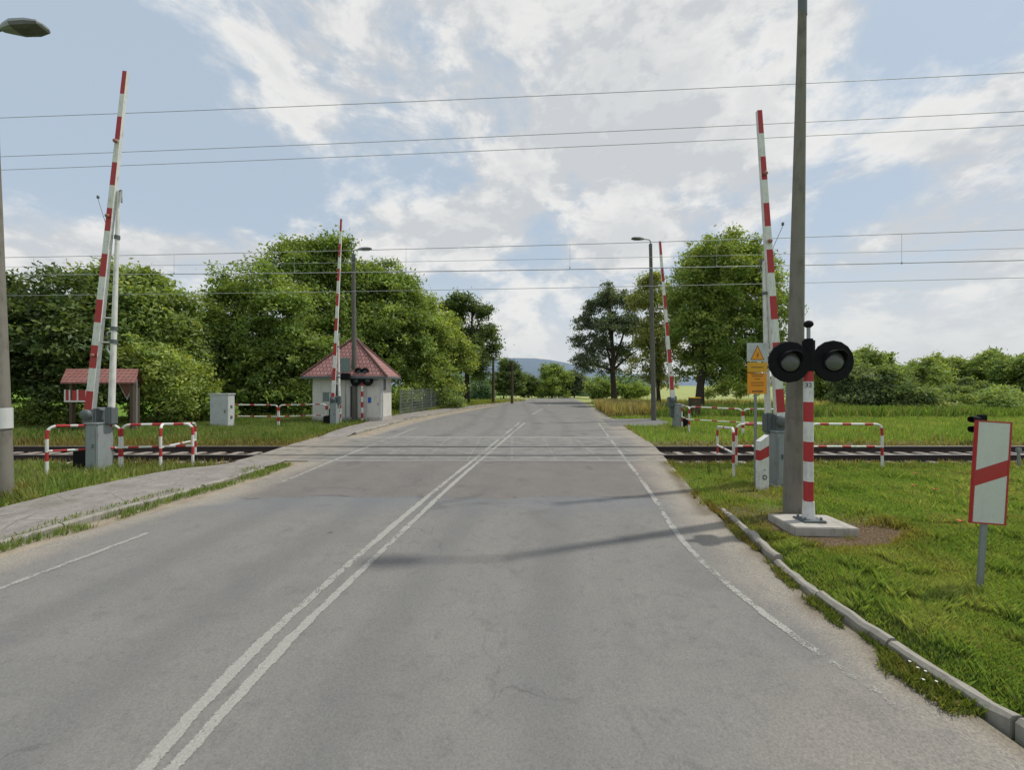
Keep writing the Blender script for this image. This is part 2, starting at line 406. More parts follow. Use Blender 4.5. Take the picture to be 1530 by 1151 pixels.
yl = np.concatenate([np.arange(-6, 20, .12), np.arange(20, 60, .5), np.arange(60, 180, 4)])
def dust(X, Y):
    n = fbm(X*1.4, Y*.8, 5)
    r = ev(ROAD_R, Y)-X; e = ev(ROAD_R, Y)-ev(EDGE_R, Y)
    a = smooth01(1.15-r/np.maximum(e, .25)+(n-.5)*.8)
    l = X-ev(ROAD_L, Y)
    b_ = smooth01(1.1-l/(.25+.45*np.clip((9-Y)/6, 0, 1)+.5*(Y > 7)*(Y < 11))+(n-.5)*.8)
    w = np.where((Y > 10.6) & (Y < 15.7), .35, 1.0)
    near = smooth01(1-np.hypot(X-2.6, Y-2.2)/1.6)*.7
    return np.clip(np.maximum(np.maximum(a, b_)*w, near*(n*1.4)), 0, 1)
def wheel(X, Y):
    u = X-(ev(CENT_L, np.minimum(Y, 20))+ev(CENT_R, np.minimum(Y, 20)))/2
    s = 0
    for c_ in (-2.5, -1.0, .9, 2.4): s = s+np.exp(-((u-c_)/.28)**2)
    return np.clip(s, 0, 1)
def soil_(X, Y):
    n = fbm(X*3, Y*2.2, 61); k = ev(KERB_R, Y)-X
    a = smooth01(1.2-np.abs(k)/.26+(n-.5)*1.6)*(Y < 7.6)
    b_ = smooth01(1.0-np.abs(ev(ROAD_R, Y)-X)/.22+(n-.5)*1.5)*(Y > 6.5)*(Y < 10.6)
    return np.clip(np.maximum(a, b_), 0, 1)
road = loft('road', yl, lambda y: ev(ROAD_L, y)-.12, lambda y: ev(ROAD_R, y)+.12, 60, 0, M['asphalt'], {'dust': dust, 'wheel': wheel, 'soil': soil_}); tag(road, None, None, None, 'structure')
# side road leaving to the right behind the rails
sy = np.linspace(19.8, 24.2, 24)
side = loft('side_road', sy, lambda y: ev(ROAD_R, y)-.6, lambda y: 7.9+(y-19.8)*.30+.25*np.sin(y*2.1), 24, .03, M['asphalt'], {'dust': lambda X, Y: .0+0*X, 'wheel': lambda X, Y: 1+0*X},
            zfun=lambda X, Y: np.where(right_of(X, Y) > 0, terrain(X, Y), zp(Y)-.026))
tag(side, None, None, None, 'structure')

# ------------------------------------------------------------------ road markings
m, N, L, b = newmat('road_paint'); M['paint'] = m
g = N.new('ShaderNodeNewGeometry'); P = g.outputs['Position']
a = noise(N, L, P, 9, 6, .7); f = noise(N, L, P, 60, 3, .7); w = N.new('ShaderNodeAttribute'); w.attribute_name = 'wear'
e = N.new('ShaderNodeAttribute'); e.attribute_name = 'edge'
v = math_(N, L, 'ADD', math_(N, L, 'MULTIPLY', a, .6), math_(N, L, 'MULTIPLY', f, .4))
v = math_(N, L, 'SUBTRACT', v, math_(N, L, 'MULTIPLY', w.outputs['Fac'], .5)); v = math_(N, L, 'SUBTRACT', v, math_(N, L, 'MULTIPLY', e.outputs['Fac'], .45))
L.new(ramp(N, L, f, [(.3,(.25,.245,.225)),(.7,(.385,.38,.345))]), b.inputs['Base Color']); b.inputs['Roughness'].default_value = .7
tr = N.new('ShaderNodeBsdfTransparent'); mx = N.new('ShaderNodeMixShader'); L.new(maprange(N, L, v, .18, .34, 0, .95), mx.inputs[0])
L.new(tr.outputs[0], mx.inputs[1]); L.new(b.outputs[0], mx.inputs[2]); L.new(mx.outputs[0], N['Material Output'].inputs['Surface'])
def marking(name, ln, y0, y1, wd, wear, n=200):
    y = np.linspace(y0, y1, n)
    def cen(y): return ev(ln, y)
    def wob(y): return .006*np.sin(y*5.0)+.004*np.sin(y*17.0+1)+.008*(vnoise(y*14, y*0, 3)-.5)
    o = loft(name, y, lambda q: cen(q)-wd/2+wob(q), lambda q: cen(q)+wd/2+wob(q+.7), 5, .005, M['paint'],
             {'wear': lambda X, Y: np.full(X.shape, 0.0)+wear(Y), 'edge': lambda X, Y: np.abs(np.linspace(-1, 1, 5))[None, :]**4+0*X})
    tag(o, None, None, None, 'structure'); return o
marking('centre_line', CENT_L, 1.5, 21.5, .165, lambda Y: .22+.12*np.sin(Y*1.7)+.1*(Y > 9))
marking('centre_line', CENT_R, 1.5, 21.5, .150, lambda Y: .25+.12*np.sin(Y*1.1+1.2)-.10*((Y > 5.9) & (Y < 7.3)))
marking('edge_line', EDGE_R, 2.8, 22, .15, lambda Y: .33+.22*(Y < 3.7)+.1*np.sin(Y*3))
marking('edge_line', EDGE_L, 2.6, 5.85, .14, lambda Y: .30+0*Y)
marking('edge_line', EDGE_L, 8.4, 19.5, .14, lambda Y: .32+.1*np.sin(Y))
DASH = line([(772,635),(797,618.5),(816.5,608),(822,604)])
marking('lane_dash', DASH, 27.5, 34.5, .2, lambda Y: .25+0*Y, 40); marking('lane_dash', DASH, 40, 46, .2, lambda Y: .35+0*Y, 40)

# ------------------------------------------------------------------ crossing panels, pavement, kerbs
m, N, L, b = newmat('crossing_concrete'); M['panels'] = m
g = N.new('ShaderNodeNewGeometry'); P = g.outputs['Position']; sp = N.new('ShaderNodeSeparateXYZ'); L.new(P, sp.inputs[0])
mid = noise(N, L, P, 2.2, 6, .65); fin = noise(N, L, P, 50, 3, .7)
c = ramp(N, L, mid, [(.3,(.130,.128,.122)),(.55,(.200,.195,.182)),(.8,(.255,.245,.225))])
br = N.new('ShaderNodeTexBrick'); L.new(P, br.inputs['Vector']); br.offset = 0
br.inputs['Scale'].default_value = 1; br.inputs['Brick Width'].default_value = 1.2; br.inputs['Row Height'].default_value = 50; br.inputs['Mortar Size'].default_value = .018; br.inputs['Mortar Smooth'].default_value = .3
c = mixc(N, L, math_(N, L, 'MULTIPLY', br.outputs['Fac'], .6), c, (.30,.28,.25))
c = mixc(N, L, 1.0, c, ramp(N, L, fin, [(.25,(.7,.7,.7)),(.8,(1.3,1.3,1.3))]), 'MULTIPLY')
for y0, wd, col, k in ((10.78,.07,(.40,.38,.34),.75), (10.90,.05,(.07,.065,.06),.6), (15.55,.10,(.40,.38,.34),.8), (TR0-.09,.09,(.02,.019,.018),.95), (TR1+.09,.09,(.02,.019,.018),.95), (TR0+.09,.09,(.02,.019,.018),.95), (TR1-.09,.09,(.02,.019,.018),.95)):
    q = maprange(N, L, math_(N, L, 'ABSOLUTE', math_(N, L, 'SUBTRACT', sp.outputs['Y'], y0)), wd*.4, wd*.6+.02, k, 0); c = mixc(N, L, q, c, col)
du = N.new('ShaderNodeAttribute'); du.attribute_name = 'dust'
c = mixc(N, L, math_(N, L, 'MULTIPLY', du.outputs['Fac'], maprange(N, L, mid, .3, .65, .2, .85)), c, (.31,.265,.21))
L.new(c, b.inputs['Base Color']); b.inputs['Roughness'].default_value = .9; bump(N, L, b, fin, .4, .006)
py_ = np.concatenate([np.arange(10.72, 15.7, .06)])
pan = loft('crossing_panels', py_, lambda y: ev(WALK_U, y)-.15, lambda y: ev(ROAD_R, y)+.15, 60, .004, M['panels'],
           {'dust': lambda X, Y: np.clip(np.maximum(smooth01(1-(X-ev(WALK_U, Y))/3.0), smooth01(1-(ev(ROAD_R, Y)-X)/.9)), 0, 1)})
tag(pan, None, None, None, 'structure')

m, N, L, b = newmat('pavement'); M['pavement'] = m
g = N.new('ShaderNodeNewGeometry'); P = g.outputs['Position']
mid = noise(N, L, P, 2.2, 6, .65); fin = noise(N, L, P, 45, 4, .75); st = noise(N, L, P, 9, 5, .7)
c = ramp(N, L, mid, [(.3,(.200,.182,.165)),(.55,(.265,.243,.220)),(.8,(.33,.305,.275))])
c = mixc(N, L, maprange(N, L, st, .52, .70, 0, .75), c, (.125,.115,.095))
lg = noise(N, L, P, 1.1, 4, .6, .8); c = mixc(N, L, maprange(N, L, lg, .55, .72, 0, .6), c, (.14,.135,.10))
vo = N.new('ShaderNodeTexVoronoi'); vo.feature = 'DISTANCE_TO_EDGE'; vo.inputs['Scale'].default_value = 1.1; L.new(P, vo.inputs['Vector'])
c = mixc(N, L, math_(N, L, 'MULTIPLY', maprange(N, L, vo.outputs['Distance'], .004, .02, .6, 0), maprange(N, L, mid, .4, .6)), c, (.09,.085,.06))
c = mixc(N, L, 1.0, c, ramp(N, L, fin, [(.25,(.68,.68,.68)),(.8,(1.35,1.35,1.35))]), 'MULTIPLY')
L.new(c, b.inputs['Base Color']); b.inputs['Roughness'].default_value = .95; bump(N, L, b, math_(N, L, 'ADD', fin, st), .6, .01)
def wz(X, Y): return zp(Y)+.07*smooth01((10.3-Y)/1.0)+.07*smooth01((Y-16)/1.0)+.008+(fbm(X*2, Y*2, 4)-.5)*.02
yw1 = np.concatenate([np.arange(-4, 10.9, .12)]); yw2 = np.concatenate([np.arange(15.4, 48, .4)])
for yy in (yw1, yw2):
    o = loft('pavement', yy, lambda y: ev(WALK_U, y)+.10*(fbm(y*1.7, y*0, 8)-.5), lambda y: ev(WALK_D, y)-.06, 14, 0, M['pavement'], zfun=wz); tag(o, None, None, None, 'structure')
# sandy apron between pavement and road on the rail approach
m, N, L, b = newmat('sand'); M['sand'] = m
g = N.new('ShaderNodeNewGeometry'); P = g.outputs['Position']
mid = noise(N, L, P, 2.5, 6, .7); fin = noise(N, L, P, 50, 4, .75)
L.new(mixc(N, L, 1.0, ramp(N, L, mid, [(.3,(.22,.18,.125)),(.55,(.33,.28,.21)),(.8,(.40,.35,.275))]), ramp(N, L, fin, [(.25,(.6,.6,.6)),(.8,(1.35,1.35,1.35))]), 'MULTIPLY'), b.inputs['Base Color'])
b.inputs['Roughness'].default_value = 1; bump(N, L, b, fin, .8, .012)
sand = loft('sandy_verge', np.arange(-4, 48, .15), lambda y: ev(WALK_D, y)-.15, lambda y: ev(ROAD_L, y)+.1, 8, -.02, M['sand'])
tag(sand, None, None, None, 'structure')

m = worn('kerb_concrete', (.31,.29,.25), dirt=(.10,.09,.065), amt=.85, scale=2.5, rough=.95, bmp=.7, fine=40); M['kerb'] = m
def kerb(name, ln, y0, y1, wd, hgt, stone=1.0, seed=1, zoff=-.05):
    rnd = random.Random(seed); mb = MB(); y = y0
    while y < y1:
        ye = min(y+stone, y1); n = 7
        j = rnd.uniform(-.016, .016); jz = rnd.uniform(-.026, .014); prev = None; vs = []; fs = []
        for k in range(n):
            q = y+(ye-y-.02)*k/(n-1); x = float(ev(ln, q))+j; z = zpf(q)
            c = .016+rnd.uniform(-.004, .022)
            top = z+hgt+jz+rnd.uniform(-.014, .006)
            vs += [(x-wd/2, q, z+zoff), (x-wd/2, q, top-c), (x-wd/2+c, q, top), (x+wd/2-c, q, top), (x+wd/2, q, top-c), (x+wd/2, q, z+zoff)]
        for k in range(n-1):
            for e in range(5): fs.append([k*6+e, (k+1)*6+e, (k+1)*6+e+1, k*6+e+1])
        fs.append([0,1,2,3,4,5]); o = (n-1)*6; fs.append([o+5,o+4,o+3,o+2,o+1,o])
        mb.add(vs, fs); y = ye
    o = mb.build(name, M['kerb']); tag(o, None, None, None, 'structure'); return o
kerb('kerb', KERB_R, 1.2, float(KERB_R[0][-1]), .105, .095, .75, 3)
kerb('kerb', WALK_D, -3, 9.6, .10, .085, 1.0, 5)
kerb('kerb', WALK_D, 16.5, 46, .12, .09, 2.0, 6)

# ------------------------------------------------------------------ railway track
m, N, L, b = newmat('ballast'); M['ballast'] = m
g = N.new('ShaderNodeNewGeometry'); P = g.outputs['Position']
vo = N.new('ShaderNodeTexVoronoi'); vo.inputs['Scale'].default_value = 17; L.new(P, vo.inputs['Vector'])
c = ramp(N, L, noise(N, L, vo.outputs['Color'], 3, 1), [(.3,(.06,.045,.036)),(.6,(.14,.105,.085)),(.8,(.22,.18,.15))])
L.new(mixc(N, L, maprange(N, L, vo.outputs['Distance'], .2, .6, 0, .8), c, (.025,.02,.017)), b.inputs['Base Color']); b.inputs['Roughness'].default_value = 1
bump(N, L, b, vo.outputs['Distance'], -1, .05)
RZ = RISE-.27
for k, (xa, xb) in enumerate(((-60, float(ev(WALK_U, 12.3))-.15), (float(ev(ROAD_R, 12.3))+.15, 60))):
    o = grid_mesh('ballast', np.arange(xa, xb+.01, .12 if k < 2 else 1), np.arange(10.55, 14.4, .1),
        lambda X, Y: RZ-.0+.085*np.exp(-((Y-12.4)/1.55)**6)+(vnoise(X*9, Y*9, 2)-.5)*.055, M['ballast']); tag(o, None, None, None, 'structure')
track = thing('railway_track', 'single railway track crossing the road, rusty rails on pale concrete sleepers', 'railway track', (0, 12.4, RZ))
RH = RISE+.012-RZ
for yy in (TR0, TR1):
    mb = MB(); prof = [(-.065,RH-.17),(-.065,RH-.158),(-.012,RH-.14),(-.012,RH-.045),(-.036,RH-.035),(-.036,RH-.004),(.036,RH-.004),(.036,RH-.035),(.012,RH-.045),(.012,RH-.14),(.065,RH-.158),(.065,RH-.17)]
    X0, X1 = -70, 70; vs = [(X0, yy-12.4+a, z) for a, z in prof]+[(X1, yy-12.4+a, z) for a, z in prof]; n = len(prof)
    mb.add(vs, [[i, (i+1) % n, n+(i+1) % n, n+i] for i in range(n)], [0]*n)
    mb.box((0, yy-12.4, RH-.001), (140, .066, .008), 1)
    mb.build('rail', [M['rail'], M['railtop']], track)
sl = MB(); sl.box((0,0,0), (.25,2.6,.19), bev=.025); s0 = None
xl, xr = float(ev(WALK_U, 12.3))-.4, float(ev(ROAD_R, 12.3))+.4
pos = [xr+.6*i for i in range(38)]+[xl-.6*i for i in range(36)]
for x in pos:
    if s0 is None: o = s0 = sl.build('sleeper', M['sleeper'], track)
    else: o = s0.copy(); link(o); o.parent = track
    o.location = (x+random.uniform(-.02, .02), random.uniform(-.03, .03), RH-.17-.095); o.rotation_euler = (0, 0, random.uniform(-.015, .015))

# ------------------------------------------------------------------ striped hoop railings
def hoop_path(a, b_, h, rc=.16):
    """posts at ground points a, b; rounded top corners"""
    a = Vector(a); b_ = Vector(b_); d = (b_-a); d.z = 0; Lh = d.length; d.normalize()
    up = Vector((0,0,1)); p = [a+up*-.15]
    p += [a+up*(h-rc)]
    tz_ = (b_.z-a.z)
    for k in range(1, 7):
        w = math.pi/2*k/6; p.append(a+up*(h-rc+rc*math.sin(w))+d*(rc-rc*math.cos(w)))
    for k in range(0, 7):
        w = math.pi/2*(1-k/6); p.append(b_+up*(h-rc+rc*math.sin(w))-d*(rc-rc*math.cos(w)))
    p.append(b_-up*.15); return p
def resplit(path, cuts):
    """insert points on a path at given arc lengths; returns path and mid arc lengths"""
    P = [Vector(p) for p in path]; S = [0]
    for i in range(1, len(P)): S.append(S[-1]+(P[i]-P[i-1]).length)
    allc = sorted(set([round(s, 5) for s in S]+[round(c, 5) for c in cuts if 0 < c < S[-1]]))
    out = []
    for c in allc:
        for i in range(1, len(S)):
            if c <= S[i]+1e-4:
                t = (c-S[i-1])/max(S[i]-S[i-1], 1e-9); out.append(P[i-1].lerp(P[i], min(max(t, 0), 1))); break
    mids = [(allc[i]+allc[i+1])/2 for i in range(len(allc)-1)]
    return out, mids, S[-1]
def striped(mb, path, r, reds, n=10):
    """tube, red on the arc-length intervals"""
    cuts = [c for ab in reds for c in ab]; p, mids, T = resplit(path, cuts)
    mb.tube(p, r, n, [1 if any(a < m_ < b2 for a, b2 in reds) else 0 for m_ in mids])
RG = 'red and white hoop railings at the crossing'
def hoop(pa, pb, label, h=1.1, r=.03, nred=3, midz=.55, group=RG):
    a = Vector(GT(*pa)); b_ = Vector(GT(*pb))
    t = thing('hoop_railing', label, 'railing', a, 0, group)
    A = Vector((0,0,0)); B = b_-a
    p = hoop_path(A, B, h); mb = MB()
    S = 0
    for i in range(1, len(p)): S += (Vector(p[i])-Vector(p[i-1])).length
    reds = [(.48,.68),(.15+.82,.15+1.02) if h > .9 else (.8,.9),(S-.68,S-.48),(S-1.17,S-.97)]
    hz0, hz1 = .15+h, S-.15-h; k = nred
    for i in range(k):
        c = hz0+(hz1-hz0)*(i+.5)/k; reds.append((c-.11, c+.11))
    striped(mb, p, r, reds); mb.build('hoop', [M['white'], M['red']], t)
    q = [A+Vector((0,0,midz)), B+Vector((0,0,midz))]; S2 = (q[1]-q[0]).length; mb = MB()
    striped(mb, q, r*.85, [(S2*(i+.5)/k-.11, S2*(i+.5)/k+.11) for i in range(k)]); mb.build('middle_rail', [M['white'], M['red']], t)
    return t
hoop((70,712), (179,703), 'striped hoop railing behind the near left barrier cabinet, outermost of its row')
hoop((182,703), (288,699), 'striped hoop railing facing the road, between near left barrier cabinet and pavement')
hoop((240,703), (292,684), 'striped hoop railing set end-on beside the left pavement, overlapping the longer one')
hoop((340,639), (415,640), 'striped hoop railing directly right of the pale grey cabinet')
hoop((417,640), (487,637), 'striped hoop railing between the cabinet row and the far left barrier')
hoop((489,637), (509,634), 'short striped hoop railing wrapped round the foot of the far left barrier', nred=1)
hoop((1072,694), (1096,714), 'short striped hoop railing end-on at the right edge of the road before the rails', nred=1)
hoop((1100,700), (1198,700), 'striped hoop railing behind the near right barrier cabinet and the concrete pole')
hoop((1210,701), (1318,701), 'long striped hoop railing on the grass right of the crossing signal')
hoop((1029,646), (1109,652), 'striped hoop railing beyond the rails next to the far right barrier')
hoop((1111,652), (1184,653), 'striped hoop railing beyond the rails, seen behind the near right barrier')
hoop((1019,641), (1030,647), 'short striped hoop railing end-on at the foot of the far right barrier', nred=1)

# ------------------------------------------------------------------ level crossing barriers
def barrier(loc, s, boom_len, lean, label, stripe=.54, w0=.175, w1=.10, arm_len=5.2, cw_=.28, bx=-.18, ax_=.20):
    """s = +1: road lies to the right of it"""
    t = thing('level_crossing_barrier', label, 'barrier', loc, 0, 'raised level crossing barriers')
    mb = MB(); mb.box((0,0,.56), (cw_,.40,1.12), bev=.015); mb.box((0,0,1.135), (cw_+.04,.44,.035), bev=.008)
    mb.box((0,0,-.05), (cw_+.1,.5,.14), 1, bev=.01)
    c = mb.build('cabinet', [M['grey'], M['slab']], t)
    d = MB(); d.box((.0,-.206,.60), (cw_-.08,.012,.86), bev=.004); d.build('door', M['grey'], c)
    hh = MB(); hh.box((.06*s,-.222,.62), (.03,.025,.10), bev=.005); hh.build('handle', M['dgrey'], c)
    mb = MB(); mb.box((bx*s,.06,1.24), (.30,.34,.46), bev=.03); mb.box(((bx-.06)*s,.10,.80), (.2,.25,.6), bev=.02)
    mb.box((ax_*s,.08,1.30), (.15,.20,.42), bev=.02); mb.box(((bx+ax_)/2*s,.08,1.46), (abs(ax_-bx),.07,.07), 1, bev=.01)
    mb.lathe([(0,-.25),(.11,-.25),(.12,-.22),(.12,.22),(.11,.25),(0,.25)], 20, 0, Matrix.Translation((bx*s,.06,1.34)) @ Matrix.Rotation(math.pi/2, 4, 'X'))
    mb.build('drive_unit', [M['dgrey'], M['palegrey']], t)
    mb = MB(); mb.box(((-.19-cw_/2)*s,.06,.30), (.36,.40,.42), bev=.03); mb.box(((-.1-cw_/2)*s,.06,.62), (.08,.12,.5), bev=.01)
    mb.build('counterweight', M['black'], t)
    # boom: tapering box section, striped on its faces, pale on its edges
    a = Vector((bx*s,-.04,1.45)); D = Vector((math.sin(lean)*s, .0, math.cos(lean)))
    side = Vector((math.cos(lean)*s, 0, -math.sin(lean))); mb = MB()
    cuts = [boom_len]; c_ = boom_len
    while c_ > 0: c_ -= stripe; cuts.append(max(c_, 0))
    cuts = cuts[::-1]
    for i in range(len(cuts)-1):
        q0, q1 = cuts[i], cuts[i+1]; red = ((len(cuts)-2-i) % 2 == 0)
        vs = []
        for q in (q0, q1):
            w = (w0+(w1-w0)*q/boom_len)/2; y = .055
            for sx, sy_ in ((-1,-1),(1,-1),(1,1),(-1,1)): vs.append(a+D*q+side*(w*sx)+Vector((0, y*sy_*(1-.4*q/boom_len), 0)))
        # front, road side, back, outer side
        mb.add(vs, [[0,1,5,4],[1,2,6,5],[2,3,7,6],[3,0,4,7]], [1 if red else 0, 0, 1 if red else 0, 1 if red else 0])
        if i == 0: mb.add(vs[:4], [[3,2,1,0]], 0)
        if i == len(cuts)-2: mb.add(vs[4:], [[0,1,2,3]], 1)
    b_ = mb.build('boom', [M['white'], M['red']], t)
    for q in (.16, .57, .79):
        l_ = MB(); p = a+D*(boom_len*q)+Vector((0,-.065,0)); Mx = Matrix.Translation(p) @ Matrix.Rotation(math.pi/2, 4, 'X')
        l_.lathe([(0,.05),(.03,.048),(.045,.03),(.045,0),(0,0)], 14, 0, Mx); l_.build('boom_lamp', M['brownred'], b_)
    # white stay arm on the road side, meeting the boom
    p0 = Vector((ax_*s,.08,1.48)); p1 = a+D*(arm_len)+side*.085+Vector((0,.04,0)); mb = MB()
    dv = p1-p0; nrm = dv.normalized()
    K = 6; rr = [.066-.034*k/K for k in range(K+1)]
    mb.tube([p0+dv*(k/K) for k in range(K+1)], rr, 8)
    for f0, r_ in ((.30,.074),(.36,.072),(.78,.055)):
        mb.tube([p0+dv*f0, p0+dv*(f0+.018)], r_, 8, 1)
    mb.build('stay_arm', [M['white'], M['dgrey']], t)
    for q in (.27*arm_len+.2, .42*arm_len, .90*arm_len):
        pb = a+D*q; f = min(max((pb.z-p0.z)/dv.z, 0), 1); mb = MB(); mb.tube([pb, p0+dv*f], .022, 6); mb.build('bracket', M['white'], t)
    f = .34; pa_ = p0+dv*f; mb = MB(); mb.tube([pa_+Vector((0,-.03,.1)), pa_+Vector((-.12*s,-.03,.05)), pa_+Vector((-.12*s,-.03,-.35)), pa_+Vector((-.02*s,-.03,-.5))], .02, 6)
    mb.build('curved_brace', M['white'], t)
    mb = MB(); e = p1+Vector((.07*s,0,.03)); mb.tube([p1, e, e-Vector((0,0,.30))], .018, 6); mb.build('hook', M['galv'], t)
    mb = MB(); e0 = a+D*(boom_len*.66)-side*.12; mb.tube([a+D*(boom_len*.55)-side*.1, a+D*(boom_len*.62)-side*.34], .006, 4); 
    mb.lathe([(0,0),(.025,.01),(.025,.07),(0,.08)], 8, 0, Matrix.Translation(a+D*(boom_len*.62)-side*.34)); mb.build('dangling_cable', M['dgrey'], t)
    return t
barrier(Vector(GT(149,704)), 1, 8.0, R(6.0), 'raised red and white barrier with grey cabinet, nearest on the left side of the road')
barrier(Vector(GT(1163,724)), -1, 6.45, R(3.9), 'raised red and white barrier behind the yellow warning sign, beside the tall concrete pole', stripe=.49, cw_=.36, bx=.0, ax_=.17, arm_len=3.3)
barrier(Vector(GT(500,637)), 1, 8.9, R(2.6), 'raised red and white barrier in front of the red-roofed hut', stripe=.62, arm_len=3.2, cw_=.3, bx=-.05)
barrier(Vector(GT(1012,640)), -1, 7.4, R(4.6), 'raised red and white barrier beyond the rails in front of the big right-hand tree', stripe=.64, arm_len=2.8, cw_=.34, bx=.25, ax_=.1)

# ------------------------------------------------------------------ crossing signals
def text_mesh(name, s, size, mat, parent, loc, rx=math.pi/2, rz=0.0):
    cu = bpy.data.curves.new(name, 'FONT'); cu.body = s; cu.size = size; cu.align_x = 'CENTER'; cu.align_y = 'CENTER'; cu.extrude = .001
    tmp = bpy.data.objects.new(name+'_curve', cu); link(tmp); bpy.context.view_layer.update()
    me = bpy.data.meshes.new_from_object(tmp.evaluated_get(bpy.context.evaluated_depsgraph_get())); bpy.data.objects.remove(tmp); bpy.data.curves.remove(cu)
    me.name = name; me.materials.clear(); me.materials.append(mat); o = bpy.data.objects.new(name, me); link(o); o.parent = parent; o.location = loc; o.rotation_euler = (rx, 0, rz); return o
def signal(loc, label, scale=1.0, slab=True, double=False, rz=0.0):
    t = thing('crossing_signal', label, 'signal', loc, rz, 'twin-lamp road signals at the crossing'); t.scale = (scale,)*3
    if slab:
        mb = MB(); vs = []; mb.box((.03,-.02,-.01), (.95,.62,.14), bev=.012, M=Matrix.Rotation(R(1.5), 4, 'Y')); mb.build('concrete_slab', M['slab'], t)
    mb = MB(); mb.box((0,-.02,.078), (.34,.26,.03), bev=.005)
    for sx in (-1,1):
        for sy_ in (-1,1): mb.lathe([(0,.05),(.018,.05),(.018,0)], 6, 0, Matrix.Translation((sx*.12, sy_*.08-.02, .085)))
    mb.build('base_plate', M['dgrey'], t)
    mb = MB(); mb.tube([(0,0,.06),(0,0,.12),(0,0,.36)], [.088,.085,.075], 18, 0)
    z = .36; k = 0
    while z < 2.42:
        mb.tube([(0,0,z),(0,0,min(z+.305,2.5))], .066, 18, 1 if k % 2 == 0 else 0, caps=False); z += .305; k += 1
    mb.build('post', [M['white'], M['red']], t)
    mb = MB(); mb.tube([(0,0,2.36),(0,0,2.83)], .085, 16); mb.box((0,.0,2.56), (.22,.12,.16), bev=.02); mb.tube([(0,0,2.80),(0,0,2.86)], .06, 12); mb.build('head_mount', M['black'], t)
    heads = [(-1,2.50),(1,2.51)]
    if double: heads += [(-.55,2.99),(.55,2.99)]
    for sx, hz in heads:
        rr = .318 if hz < 2.7 else .24
        # backboard disc
        mb = MB(); Mx = Matrix.Translation((sx*.335,-.05,hz)) @ Matrix.Rotation(math.pi/2, 4, 'X')
        mb.lathe([(0,-.02),(rr*.97,-.02),(rr,-.012),(rr,.012),(rr*.97,.02),(.17,.022)], 16, 0, Mx, False)
        mb.lathe([(0,-.18),(.13,-.17),(.165,-.10),(.17,-.02)], 24, 0, Mx)
        bbd = mb.build('backboard', M['black'], t)
        # lens and hood
        mb = MB(); mb.lathe([(.148,.03),(.14,.045),(.09,.065),(.04,.073),(0,.075)], 24, 0, Mx); mb.build('lens', M['glass'] if double else M['lens'], bbd)
        mb = MB(); n = 22; vs = []; fs = []
        for r_, dz in ((.172,0),(.156,0)):
            for k in range(n+1):
                w = R(-35)+R(250)*k/n; dpt = .04+.11*max(0, math.sin(w))**.7 if math.sin(w) > 0 else .04
                vs += [(r_*math.cos(w), r_*math.sin(w), .01), (r_*math.cos(w), r_*math.sin(w)-.02*dpt, dpt)]
        q = 2*(n+1)
        for k in range(n):
            fs += [[2*k,2*k+2,2*k+3,2*k+1],[q+2*k,q+2*k+1,q+2*k+3,q+2*k+2],[2*k+1,2*k+3,q+2*k+3,q+2*k+1]]
        # local XY = disc plane, Z towards the road user
        Mv = Matrix.Translation((sx*.335,-.055,hz)) @ Matrix.Rotation(math.pi/2, 4, 'X')
        mb.add([Mv @ Vector(v) for v in vs], fs, 0, True); mb.build('hood', M['black'], bbd)
    mb = MB(); mb.tube([(0,0,2.83),(0,0,3.06)], .025, 10); mb.build('bell_stem', M['galv'], t)
    mb = MB(); mb.lathe([(0,3.03),(.03,3.03),(.062,3.06),(.066,3.09),(.05,3.125),(.02,3.14),(0,3.142)], 18); mb.build('bell', M['black'], t)
    if slab:
        mb = MB(); mb.tube([(0,0,2.09),(0,0,2.20)], .0675, 18, 0, caps=False); pl = mb.build('number_plate', M['retro'], t)
        text_mesh('number', '32', .092, M['inkblack'], pl, (-.0715*math.sin(R(36)),-.0715*math.cos(R(36)),2.145), rz=-R(36))
    return t
sx_, sy2 = SLAB; signal((sx_, sy2, zpf(sy2)+.035), 'large twin-lamp signal on red and white post standing on a concrete slab', .985)
gx, gy, gz_ = GT(541,632); signal((gx, gy, gz_-.1), 'small far signal with stacked black lamps in front of the hut', .95, False, True)

# ------------------------------------------------------------------ poles and lamps
def lamp_head(mb, p, d, L_=.72, w=.30):
    """flattened luminaire: tapered shell with a bowl below"""
    d = Vector(d).normalized(); s_ = d.cross(Vector((0,0,1))).normalized(); u = s_.cross(d)
    secs = [(0,.05,.04,.04),(.12,.09,.07,.05),(.35,.15,.09,.07),(.7,.155,.08,.08),(.95,.12,.05,.05),(1,.06,.02,.02)]
    vs = []; n = 10
    for f, hw, top, bot in secs:
        for k in range(n):
            w_ = 2*math.pi*k/n; c, sn = math.cos(w_), math.sin(w_)
            cc = math.copysign(abs(c)**.6, c); ss = math.copysign(abs(sn)**.6, sn)
            vs.append(Vector(p)+d*(L_*f)+s_*(cc*hw*w/.30)+u*((top if ss > 0 else bot)*ss))
    fs = [[i*n+k, i*n+(k+1) % n, (i+1)*n+(k+1) % n, (i+1)*n+k] for i in range(len(secs)-1) for k in range(n)]
    ms = [1 if (i in (2,3) and 5 <= k < 10) else 0 for i in range(len(secs)-1) for k in range(n)]
    mb.add(vs, fs, ms, False); mb.add(vs[:n], [list(range(n))], 0); mb.add(vs[-n:], [list(range(n))[::-1]], 0)
